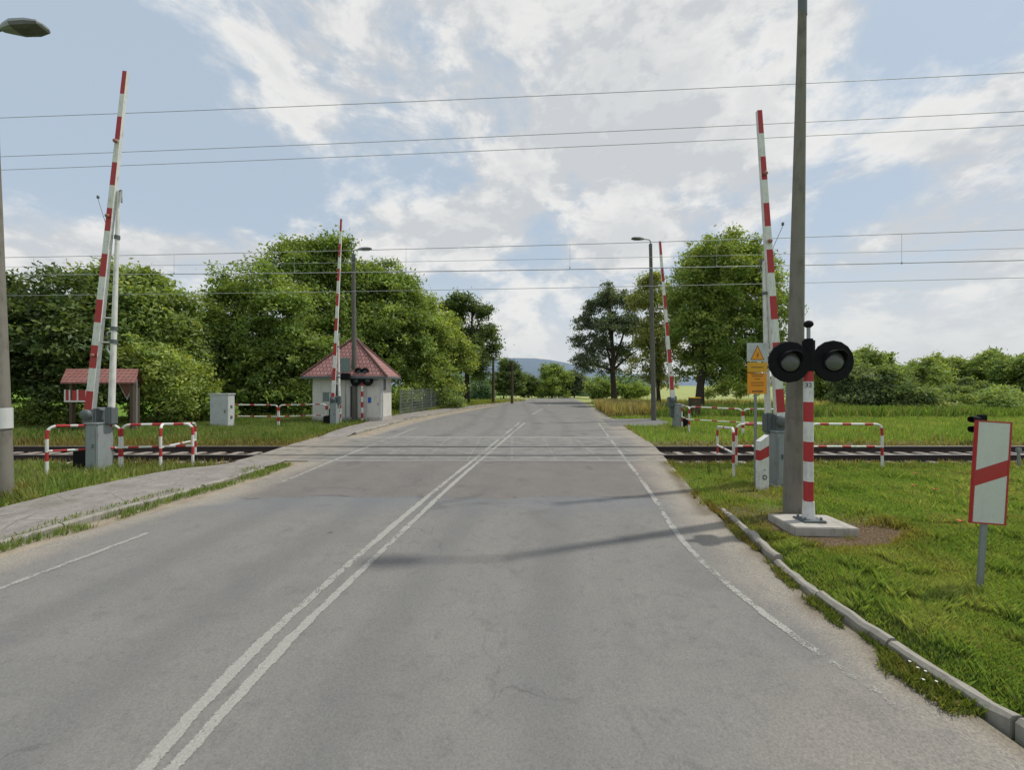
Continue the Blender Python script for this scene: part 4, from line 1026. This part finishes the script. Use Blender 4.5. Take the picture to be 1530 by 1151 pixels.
tree('broadleaf_tree', 395, 27, [(340,420,16),(325,445,16),(350,460,34),(385,405,16),(395,440,36),(340,500,36),(385,510,48),(425,480,48),(350,570,44),(410,570,55),(450,540,50),(455,600,40),(370,610,35)],
     'tall dark green tree above the far left railings', 'tree', g_['mid'], 1900, 22, .18, 18, .25, TL, .55)
tree('broadleaf_tree', 480, 31, [(430,375,16),(450,372,20),(425,405,24),(480,385,26),(508,372,16),(470,430,46),(520,420,36),(480,490,52),(525,480,48),(540,540,50),(490,550,50)],
     'tallest tree of the left mass, behind the far left barrier boom', 'tree', g_['mid'], 1800, 22, .20, 19, .3, TL, .6)
tree('broadleaf_tree', 575, 33, [(555,405,22),(580,395,16),(600,420,20),(575,445,40),(612,460,26),(555,490,40),(600,500,44),(580,555,45),(635,500,30),(628,545,38),(600,590,35)],
     'broad green tree directly above the hut roof', 'tree', g_['mid'], 1700, 22, .20, 20, .25, TL, .6)
tree('broadleaf_tree', 645, 37, [(640,470,18),(655,490,24),(668,515,28),(650,540,34),(680,535,22),(660,570,30),(635,585,26),(690,550,14)],
     'yellow-green tree at the right end of the left mass, beside the pavement', 'tree', g_['yellow'], 1000, 22, .20, 21, .2, TL, .6)
tree('broadleaf_tree', 697, 43, [(668,458,13),(690,455,14),(682,480,20),(712,470,14),(725,465,8),(700,500,26),(725,500,16),(728,530,15),(708,535,22),(685,540,18),(738,520,8),(712,560,15)],
     'dark maple with a bare trunk standing alone left of the far road', 'tree', g_['dark'], 600, 22, .22, 22, .34, TL, .6, inner=.1)
tree('leafy_shrub', 610, 30, [(590,600,14),(610,592,14),(600,612,14)], 'small bright shrub just right of the hut', 'shrub', g_['yellow'], 160, 18, .13, 23, .0, 'shrubs along the left side', .4)
tree('leafy_shrub', 665, 34, [(645,605,11),(665,600,14),(682,603,11),(630,606,10)], 'low green shrub along the far pavement behind the mesh fence', 'shrub', g_['bright'], 220, 18, .13, 24, .0, 'shrubs along the left side', .4)
TR = 'trees on the right of the far road'
tree('broadleaf_tree', 1045, 33, [(1040,385,20),(1075,372,24),(1105,378,22),(1135,392,22),(1030,415,26),(1070,410,36),(1115,420,38),(1155,425,22),(1165,450,16),(1045,450,38),(1090,460,46),(1135,470,34),(1010,450,18),(1040,500,40),(1090,510,46),(1130,520,28),(1060,550,36),(1100,555,34),(1015,495,20),(1168,390,10),(1170,500,10),(1166,570,9),(1160,545,12)],
     'big round olive-green tree right of the far road', 'tree', ((.185,.285,.07),(.27,.37,.095),(.38,.44,.12)), 2100, 22, .19, 31, .34, TR, .55)
tree('broadleaf_tree', 918, 46, [(905,440,14),(895,460,18),(925,450,16),(945,455,14),(880,485,16),(910,490,22),(940,490,20),(870,510,14),(900,525,22),(932,530,22),(868,540,12),(885,548,16),(955,520,14),(915,555,16)],
     'grey-green tree with dark trunk beside the end of the far road', 'tree', g_['grey'], 800, 22, .20, 32, .36, TR, .55, inner=.08)
tree('broadleaf_tree', 985, 39, [(975,420,14),(960,450,14),(985,450,18),(990,490,22),(970,510,18),(995,530,22),(975,560,18),(960,545,12),(945,560,12),(1000,570,16)],
     'sparse thin tree between the far right lamp and barrier', 'tree', g_['olive'], 560, 20, .19, 33, .2, TR, .6, inner=.08)
tree('leafy_shrub', 1085, 38, [(1075,585,14),(1095,578,16),(1115,586,14),(1060,590,10)], 'bright shrub at the foot of the big right tree', 'shrub', g_['bright'], 200, 18, .15, 34, 0, 'shrubs on the right side', .45)
RB = 'bushes across the right meadow'
bushes = [
 (1255,40,[(1250,560,18),(1270,552,20),(1262,580,20),(1245,590,14)],'mid','rounded green bush just right of the signal heads, tallest of its cluster'),
 (1295,46,[(1280,542,16),(1300,538,14),(1312,555,18),(1295,565,22),(1330,570,16)],'bright','pale green tree-like bush behind the rounded one'),
 (1300,31,[(1285,570,18),(1305,575,20),(1290,595,18),(1270,590,14),(1320,590,14)],'grey','dark grey-green bush in front of the pale tree-like bush'),
 (1340,30,[(1330,560,10),(1338,580,18),(1345,600,22),(1330,612,16)],'dark','dark pointed bush in the middle of the meadow edge'),
 (1375,38,[(1360,570,16),(1385,562,18),(1400,580,18),(1375,592,18)],'yellow','yellow-green bush right of the dark pointed one'),
 (1380,29,[(1370,608,16),(1395,602,16),(1410,615,15),(1355,618,12)],'olive','low olive bush in front of the yellow-green ones'),
 (1435,42,[(1415,556,14),(1440,552,18),(1460,562,16),(1430,578,18)],'yellow','yellow-green bush above the old wooden hut-like thicket'),
 (1440,33,[(1425,592,14),(1450,588,16),(1470,595,14),(1440,610,14)],'dark','dark thicket in the middle of the right bushes'),
 (1495,40,[(1480,548,18),(1500,552,18),(1515,565,18),(1490,578,20)],'mid','tall green bush above the countdown board'),
 (1500,29,[(1480,608,16),(1505,600,18),(1525,608,18),(1460,618,13)],'bright','fresh green bush directly behind the countdown board'),
 (1560,36,[(1530,550,20),(1555,556,24),(1545,585,26),(1570,590,24),(1535,605,18)],'mid','large green bush cut by the right picture edge'),
 (1225,44,[(1215,572,14),(1232,578,12),(1220,590,12)],'dark','small dark bush hidden behind the twin lamps'),
 (1415,27,[(1400,622,10),(1420,618,11),(1438,624,10)],'olive','smallest low bush at the edge of the cut grass'),
]
for k, (bx, Y, bl, c, lb) in enumerate(bushes):
    bl = [(p_, q_+2, r_*1.22) for p_, q_, r_ in bl]; area = sum(r*r for _, _, r in bl)*(Y/F)**2
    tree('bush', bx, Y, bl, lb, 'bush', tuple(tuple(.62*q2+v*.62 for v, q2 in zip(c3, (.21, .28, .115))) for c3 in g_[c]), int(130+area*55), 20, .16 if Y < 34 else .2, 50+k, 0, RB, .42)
# far tree belt closing the road
for k, (bx, Y, bl, c, lb) in enumerate([
 (752,64,[(745,575,10),(752,562,12),(762,550,13),(768,566,14),(756,585,12),(774,580,10)],'dark','dark green tree nearest the two thin poles at the end of the road'),
 (790,72,[(782,572,9),(795,576,10),(788,588,11),(805,588,10)],'dark','low dark tree left of the rounded one at the end of the road'),
 (825,68,[(815,562,11),(832,558,12),(842,570,12),(822,578,14),(835,588,12),(812,590,10)],'mid','rounded olive tree in the centre of the belt at the end of the road'),
 (858,70,[(850,566,9),(862,568,11),(868,582,11),(854,586,11)],'grey','dark tree at the right end of the belt closing the road'),
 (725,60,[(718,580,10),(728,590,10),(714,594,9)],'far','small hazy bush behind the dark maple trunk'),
 (892,62,[(884,582,9),(900,578,10),(895,592,9),(910,590,9)],'bright','light green bush below the grey-green tree'),
 (940,58,[(930,585,9),(948,580,10),(960,588,9),(945,594,8)],'mid','green bush behind the far right street lamp')]):
    area = sum(r*r for _, _, r in bl)*(Y/F)**2
    tree('distant_tree', bx, Y, bl, lb, 'tree', g_[c], int(120+area*22), 18, .26, 80+k, .12 if k < 4 else 0, 'tree belt at the end of the road', .6)
# far woods as masses
def wood(name, pts, Y, cols, n, leaf, seed, label):
    rg = random.Random(seed); blobs = []
    for px, top, bot in pts:
        sc = Y/F; r = max((bot-top)/2, 4)*sc; p = at(px, (top+bot)/2, Y); blobs.append((p.x, p.y+rg.uniform(-4, 4), p.z, r*1.5, r*1.6, r))
    V, C = crown_leaves(blobs, n, 10, leaf, seed, cols, leaf*3.0, .1); o = np_mesh(name, V, 4, M['leaf'], C); tag(o, label, 'wood', None, 'stuff')
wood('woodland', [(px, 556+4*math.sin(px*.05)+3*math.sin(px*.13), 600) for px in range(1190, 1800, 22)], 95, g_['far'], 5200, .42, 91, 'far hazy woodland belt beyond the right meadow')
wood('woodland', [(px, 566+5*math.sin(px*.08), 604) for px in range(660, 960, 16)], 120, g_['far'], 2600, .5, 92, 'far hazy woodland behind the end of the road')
wood('woodland', [(px, 500+25*math.sin(px*.021), 600) for px in range(-300, 620, 40)], 55, g_['dark'], 4200, .4, 93, 'dark woodland filling in behind the left trees')

# hills, distance haze put into their bluish base colour
def hill(name, pts, Y, col):
    mb = MB(); vs = []
    for px, py in pts:
        p = at(px, py, Y); vs += [(p.x, Y, -6), (p.x, Y+60, p.z), (p.x*1.1, Y+700, p.z*.75), (p.x*1.2, Y+1500, -10)]
    n = len(pts); mb.add(vs, [[i*4+k, (i+1)*4+k, (i+1)*4+k+1, i*4+k+1] for i in range(n-1) for k in range(3)], 0, True)
    m, N, L, b = newmat(name+'_haze'); g = N.new('ShaderNodeNewGeometry')
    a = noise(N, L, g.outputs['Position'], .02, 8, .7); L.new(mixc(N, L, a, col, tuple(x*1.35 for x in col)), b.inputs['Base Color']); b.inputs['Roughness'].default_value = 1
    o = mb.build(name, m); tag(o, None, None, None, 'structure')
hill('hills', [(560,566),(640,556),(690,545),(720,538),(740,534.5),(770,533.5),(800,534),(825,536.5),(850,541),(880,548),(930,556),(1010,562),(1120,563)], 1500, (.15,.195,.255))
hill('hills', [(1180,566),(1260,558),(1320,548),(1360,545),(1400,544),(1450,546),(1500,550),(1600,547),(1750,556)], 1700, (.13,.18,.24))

# ------------------------------------------------------------------ grass and weeds (blades nobody could count)
def blades(name, X, Y, h, w, cols, seed, label, lean=.45, zoff=0.0, zfun=None):
    rg = np.random.default_rng(seed); n = len(X); Z = (terrain(X, Y) if zfun is None else zfun(X, Y))+zoff
    an = rg.uniform(0, 2*np.pi, n); hh = h*rg.uniform(.45, 1.4, n); ww = w*rg.uniform(.6, 1.4, n)
    dx, dy = np.cos(an), np.sin(an); le = rg.uniform(.1, 1, n)*lean*hh; la = rg.uniform(0, 2*np.pi, n)
    P0 = np.stack([X-dx*ww/2, Y-dy*ww/2, Z-.01], 1); P1 = np.stack([X+dx*ww/2, Y+dy*ww/2, Z-.01], 1)
    P2 = np.stack([X+dx*ww*.35+le*.4*np.cos(la), Y+dy*ww*.35+le*.4*np.sin(la), Z+hh*.6], 1); P3 = np.stack([X+le*np.cos(la), Y+le*np.sin(la), Z+hh], 1)
    V = np.stack([P0, P1, P2, P3], 1).reshape(-1, 3)
    c0, c1, c2 = [np.array(c) for c in cols]
    pn = np.clip((.5*fbm(X*.9, Y*.9, seed+5)+.5*fbm(X*3.1, Y*3.1, seed+6)-.27)*2.2, 0, 1)*.75+rg.random(n)*.25; pn = pn[:, None]
    c = np.where(pn < .5, c0+(c1-c0)*pn*2, c1+(c2-c1)*(pn*2-1))*rg.uniform(.75, 1.3, n)[:, None]
    dm = dirtmask(X, Y)[:, None]*.55; c = c*(1-dm)+np.array((.42,.24,.09))*rg.uniform(.6, 1.2, n)[:, None]*dm
    dr = (rg.random(n) < .05+.26*np.clip(fbm(X*.8+7, Y*.8, seed+9)-.47, 0, 1)*3)[:, None]; c = np.where(dr, np.array((.36,.31,.15))*rg.uniform(.6, 1.25, n)[:, None], c)
    C = np.repeat(np.concatenate([c, np.ones((n, 1))], 1), 4, 0)
    o = np_mesh(name, V, 4, M['leaf'], C); tag(o, label, 'grass', None, 'stuff'); return o
def scatter(n, x0, x1, y0, y1, seed, keep):
    rg = np.random.default_rng(seed); X = rg.uniform(x0, x1, n); Y = rg.uniform(y0, y1, n); k = keep(X, Y); return X[k], Y[k]
GB = ((.172,.280,.062),(.255,.370,.088),(.42,.455,.165)); GO = ((.135,.225,.05),(.21,.295,.075),(.34,.36,.14)); GD = ((.30,.36,.12),(.44,.45,.19),(.56,.52,.28))
rs = np.random.default_rng(1)
def thin(X, Y, s): return fbm(X*1.6, Y*1.6, s)+rs.random(X.shape)*.45
def kslab(X, Y): return ~((np.abs(X-SLAB[0]) < .52) & (np.abs(Y-SLAB[1]+.02) < .34))
keepR = lambda X, Y: (right_of(X, Y) > -.015-.10*smooth01((fbm(Y*2.3, X*0, 71)-.52)*8)) & kslab(X, Y) & (X/Y < 1.55) & (rs.random(X.shape) > dirtmask(X, Y)*.96)
def hR(X, Y): return (.036+.09*np.clip(fbm(X*1.3, Y*1.3, 6)-.28, 0, 1)+.05*(fbm(X*3, Y*3, 16) > .6))*np.where(Y < 5.6, 1.1, .85)
X, Y = scatter(560000, 2.2, 9.5, 1.6, 6.2, 41, lambda X, Y: keepR(X, Y) & (thin(X, Y, 2) > .34))
blades('grass', X, Y, hR(X, Y), .005+.0010*Y, GB, 42, 'fresh green grass on the near right verge by the kerb', .75)
X, Y = scatter(150000, 2.2, 15, 6.2, 10.5, 141, lambda X, Y: keepR(X, Y) & (thin(X, Y, 2) > .38))
blades('grass', X, Y, hR(X, Y), .016, GB, 142, 'fresh green grass between the signal slab and the rails', .75)
X, Y = scatter(60000, -16, -3, 3, 10.6, 43, lambda X, Y: (left_of(X, Y) > .02) & (X/Y > -1.55) & (rs.random(X.shape) > dirtmask(X, Y)*.6) & (thin(X, Y, 3) > .30))
blades('grass', X, Y, .11+.10*fbm(X, Y, 7), .02, GO, 44, 'weedy grass between left pavement and rails')
X, Y = scatter(90000, -26, -4, 13.9, 24, 45, lambda X, Y: (left_of(X, Y) > .05))
blades('grass', X, Y, .13+.14*fbm(X*.7, Y*.7, 8), .03, ((.125,.205,.045),(.195,.275,.07),(.30,.33,.12)), 46, 'rough grass beyond the rails on the left')
X, Y = scatter(110000, 4, 40, 13.9, 29, 47, lambda X, Y: (right_of(X, Y) > .05) & ~((Y > 19.9) & (Y < 24.1) & (X < 7.7+(Y-19.8)*.30+.25*np.sin(Y*2.1))))
blades('grass', X, Y, .10+.16*fbm(X*.5, Y*.5, 9), .032, GB, 48, 'grass beyond the rails on the right')
X, Y = scatter(60000, 9, 55, 24.5, 31, 149, lambda X, Y: thin(X, Y, 16) > .40)
blades('weeds', X, Y, .30+.45*fbm(X*.5, Y*.5, 19), .06, ((.12,.21,.045),(.19,.30,.07),(.25,.36,.10)), 150, 'tall dark weeds in front of the right-hand bushes')
X, Y = scatter(46000, 4.5, 50, 25.6, 44, 49, lambda X, Y: (right_of(X, Y) > .6) & (thin(X, Y, 6) > .42) & ((X < 12) | (Y > 33)))
blades('dry_grass', X, Y, .35+.35*fbm(X*.4, Y*.4, 10), .05, GD, 50, 'tall dry straw-coloured grass on the right meadow')
X, Y = scatter(9000, 4.3, 9.5, 25.4, 34, 51, lambda X, Y: (right_of(X, Y) > .1))
blades('dry_grass', X, Y, .75, .05, ((.28,.32,.10),(.44,.38,.18),(.56,.44,.28)), 52, 'pinkish seeding grass clump right of the far road')
X, Y = scatter(26000, -16, 6, 24, 52, 53, lambda X, Y: (left_of(X, Y) > .02))
blades('grass', X, Y, .30, .06, ((.16,.22,.04),(.25,.30,.07),(.36,.37,.13)), 54, 'sunlit grass along the far pavement')
# tufts at kerb feet and in the joints
X, Y = scatter(130000, -12, 0, 2, 10.3, 55, lambda X, Y: (X > ev(WALK_D, Y)+.02) & (X < ev(WALK_D, Y)+.14+.34*fbm(Y*1.1, Y*0, 3)) & (fbm(Y*1.6, Y*0+3, 4)+.25*(fbm(X*5,Y*5,77)-.5) > .30))
blades('weeds', X, Y, .06+.06*fbm(Y*2, X*0, 2), .014, GO, 56, 'weeds growing along the foot of the left kerb', zfun=lambda X, Y: zp(Y))
X, Y = scatter(90000, -12, 0, 2, 10.3, 65, lambda X, Y: (X < ev(WALK_D, Y)-.03) & (X > ev(WALK_D, Y)-.10-.18*(fbm(Y*1.3, Y*0, 13) > .5)) & (fbm(Y*1.4, Y*0+9, 14) > .50))
blades('weeds', X, Y, .07, .012, GO, 66, 'weeds in the joint between left pavement and kerb', zfun=lambda X, Y: zp(Y)+.06)
X, Y = scatter(260000, 1.4, 5.2, 1.6, 7.8, 57, lambda X, Y: (X < ev(KERB_R, Y)-.06) & (X > np.maximum(ev(KERB_R, Y)-.06-.36*fbm(Y*1.7, Y*0, 23)**1.5*(1+.9*(np.abs(Y-3.35) < .55)), ev(EDGE_R, Y)+.2)) & ((fbm(X*3, Y*2.0, 24) > .40) | ((np.abs(Y-G(1385,1015)[1]) < .34) & (X > ev(KERB_R, Y)-.30))))
blades('weeds', X, Y, .035+.045*fbm(X*2, Y*2, 2)+.01*(np.abs(Y-3.35) < .5), .0065, ((.11,.17,.03),(.18,.22,.055),(.30,.25,.12)), 58, 'weeds growing along the foot of the right kerb', .9, zfun=lambda X, Y: zp(Y))
X, Y = scatter(26000, 4, 40, 9.9, 11.0, 59, lambda X, Y: (right_of(X, Y) > .1) & (fbm(X*1.2, Y*1.2, 31) > .45))
blades('weeds', X, Y, .13, .02, GO, 60, 'weeds straggling along the near ballast edge on the right')
X, Y = scatter(20000, 24, 24.1, 1, 1.1, 61, lambda X, Y: X < 0)

# wild flowers, each one a thing
def flower(name, loc, h, r, mat, label, cat, group, petals=6, cup=.4):
    t = thing(name, label, cat, loc, random.uniform(0, 6), group)
    mb = MB(); mb.tube([(0,0,-.02),(.01,0,h*.6),(.015,.01,h)], .004, 5); mb.build('stem', M['stem'], t)
    mb = MB()
    for k in range(petals):
        w = 2*math.pi*k/petals; d = Vector((math.cos(w), math.sin(w), cup)); s_ = Vector((-math.sin(w), math.cos(w), 0))*r*.55
        c = Vector((.015,.01,h)); mb.add([c, c+d*r*.6-s_, c+d*r, c+d*r*.6+s_], [[0,1,2,3]])
    mb.lathe([(r*.3,0),(r*.22,r*.15),(0,r*.2)], 8, 1, Matrix.Translation((.015,.01,h))); mb.build('blossom', [mat, M['yellow']], t)
M['stem'] = worn('plant_stem', (.14,.24,.05), amt=.1); M['poppy'] = worn('poppy_petal', (.62,.06,.02), amt=.1); M['daisy'] = worn('daisy_petal', (.80,.80,.76), amt=.05)
for k, (px, py, lb) in enumerate(((1363,742,'red poppy in the right grass, brightest of the pair near the railing post'),(1396,748,'red poppy right of the brightest poppy'),(1437,802,'red poppy low in the grass left of the countdown board'),(1368,722,'tiny red poppy nearest the rails'))):
    x, y, z = GT(px, py); flower('poppy', (x, y, z), .20, .036, M['poppy'], lb, 'flower', 'red poppies in the right verge', 5, .6)
for k, (px, py, lb) in enumerate(((1362,991,'white daisy at the right kerb, topmost of the little cluster'),(1371,1000,'white daisy at the right kerb, in the middle of the cluster'),(1380,1004,'white daisy at the right kerb, just right of the middle one'),(1377,1014,'white daisy at the right kerb, lowest of the cluster'),(1400,1018,'white daisy at the right kerb, rightmost of the cluster'),(1347,917,'white daisy alone in the grass by the countdown board post'))):
    x, y, z = GT(px, py) if k == 5 else (*G(px, py+14), zpf(G(px, py+14)[1])); flower('daisy', (x, y, z), .07, .010, M['daisy'], lb, 'flower', 'white daisies by the right kerb', 9, .7)

# ------------------------------------------------------------------ light, sky, camera
SAZ = math.atan2(6.3, 1.95)           # clockwise from +Y (view direction) towards +X
SEL = R(59.5)
sd = Vector((math.sin(SAZ)*math.cos(SEL), math.cos(SAZ)*math.cos(SEL), math.sin(SEL)))
sun = bpy.data.lights.new('sun', 'SUN'); sun.energy = 2.95; sun.angle = R(1.4); sun.color = (1, .95, .86)
so = bpy.data.objects.new('sun', sun); link(so); so.rotation_euler = (-sd).to_track_quat('-Z', 'Y').to_euler(); so.location = sd*50

w = bpy.data.worlds.new('World'); scene.world = w; w.use_nodes = True
N, L = w.node_tree.nodes, w.node_tree.links
bg = N['Background']; bg.inputs['Strength'].default_value = .108
sky = N.new('ShaderNodeTexSky'); sky.sky_type = 'NISHITA'; sky.sun_disc = False; sky.sun_elevation = SEL; sky.sun_rotation = SAZ
sky.altitude = 200; sky.air_density = 1.0; sky.dust_density = 1.6; sky.ozone_density = 1.3
tc = N.new('ShaderNodeTexCoord'); D0 = tc.outputs['Generated']
sp = N.new('ShaderNodeSeparateXYZ'); L.new(D0, sp.inputs[0])
# cloud layer coordinates: flattened towards the horizon as a real layer is
zc_ = math_(N, L, 'ADD', math_(N, L, 'MAXIMUM', sp.outputs['Z'], 0.0), .5)
cb_ = N.new('ShaderNodeCombineXYZ')
L.new(math_(N, L, 'DIVIDE', sp.outputs['X'], zc_), cb_.inputs[0]); L.new(math_(N, L, 'DIVIDE', sp.outputs['Y'], zc_), cb_.inputs[1]); L.new(math_(N, L, 'MULTIPLY', sp.outputs['Z'], 4.2), cb_.inputs[2])
cvm = N.new('ShaderNodeMapping'); cvm.inputs['Scale'].default_value = (1.5, 1.5, 2.5); L.new(D0, cvm.inputs[0]); CV = cvm.outputs[0]
def wnoise(vec, sc, det, ro, dist=0, off=(0,0,0)):
    mp = N.new('ShaderNodeMapping'); mp.inputs['Location'].default_value = off; L.new(vec, mp.inputs[0]); return noise(N, L, mp.outputs[0], sc, det, ro, dist)
off = (3.1, 7.7, 1.3)
n1 = wnoise(CV, 2.4, 12, .60, .35, off); n2 = wnoise(CV, 9.0, 8, .62, .2, off)
dens = math_(N, L, 'ADD', math_(N, L, 'MULTIPLY', n1, .74), math_(N, L, 'MULTIPLY', n2, .26)); dens = math_(N, L, 'MULTIPLY_ADD', dens, 1.3, -.135)
def blob(px, py, r, wgt, ky=1.0):
    c = Vector(((px-CX)/F, 1, (CY-py)/F)).normalized()
    s = N.new('ShaderNodeVectorMath'); s.operation = 'SUBTRACT'; L.new(D0, s.inputs[0]); s.inputs[1].default_value = c
    m_ = N.new('ShaderNodeVectorMath'); m_.operation = 'MULTIPLY'; L.new(s.outputs[0], m_.inputs[0]); m_.inputs[1].default_value = (1, 1, ky)
    l_ = N.new('ShaderNodeVectorMath'); l_.operation = 'LENGTH'; L.new(m_.outputs[0], l_.inputs[0])
    return maprange(N, L, l_.outputs['Value'], 0, r, wgt, 0)
for args in ((120,150,.42,-.22,1.0),(60,300,.26,-.10,1.6),(420,275,.24,-.16,2.2),(600,265,.20,-.12,2.4),(200,70,.18,-.07,1),
             (430,120,.24,.12,1.3),(820,80,.50,.19,1.4),(900,230,.30,.10,1.8),(1100,160,.36,.15,1.2),(1260,300,.16,-.12,1.5),(1330,100,.16,-.13,1.5),(1460,170,.22,.11,1.7),(1480,50,.16,-.12,1),
             (60,355,.24,.24,2.0),(190,375,.16,.20,2.4),(340,382,.18,.24,2.6),(690,350,.26,.27,2.6),(930,355,.22,.25,2.6),(500,395,.2,.16,3),(1420,345,.28,.13,2.0),(30,20,.12,.12,1),(640,60,.10,-.10,1.5)):
    dens = math_(N, L, 'ADD', dens, blob(*args))
mask = maprange(N, L, dens, .42, .64)
hor = maprange(N, L, sp.outputs['Z'], .02, .33, 1, 0)
# shading: brighter where the density falls towards the sun, greyer in thick middles
n1s = wnoise(CV, 2.4, 12, .60, .35, (off[0]+.10, off[1]+.05, off[2]+.22)); n2s = wnoise(CV, 9.0, 8, .62, .2, (off[0]+.05, off[1]+.02, off[2]+.12))
sdn = math_(N, L, 'ADD', math_(N, L, 'MULTIPLY', n1s, .72), math_(N, L, 'MULTIPLY', n2s, .28))
lit = math_(N, L, 'SUBTRACT', math_(N, L, 'ADD', math_(N, L, 'MULTIPLY', n1, .72), math_(N, L, 'MULTIPLY', n2, .28)), sdn)
lit = maprange(N, L, lit, -.07, .08)
thick = maprange(N, L, dens, .58, .86, 0, .75)
lit = math_(N, L, 'SUBTRACT', lit, thick, clamp=True)
cloud = mixc(N, L, lit, (5.65,5.85,6.05), (8.0,7.95,7.75))
blue = mixc(N, L, .8, sky.outputs[0], (4.85,5.8,6.8))
clear = mixc(N, L, hor, blue, (6.0,6.4,6.75))
col = mixc(N, L, math_(N, L, 'MULTIPLY', mask, .95), clear, cloud)
low = maprange(N, L, sp.outputs['Z'], .0, .20, .85, 0)
col = mixc(N, L, low, col, (6.0,6.3,6.45))
L.new(col, bg.inputs['Color'])

cam = bpy.data.cameras.new('camera'); co = bpy.data.objects.new('camera', cam); link(co)
co.location = (0, 0, CAMZ); co.rotation_euler = (math.pi/2, 0, 0)
cam.sensor_width = 36; cam.lens = 36*F/1530; cam.clip_start = .05; cam.clip_end = 12000
scene.camera = co
scene.render.engine = 'CYCLES'
scene.view_settings.view_transform = 'Standard'; scene.view_settings.look = 'None'; scene.view_settings.exposure = 0
scene.render.filter_size = 1.9; scene.cycles.max_bounces = 6; scene.cycles.transparent_max_bounces = 8
scene.render.resolution_x = 1024; scene.render.resolution_y = 771
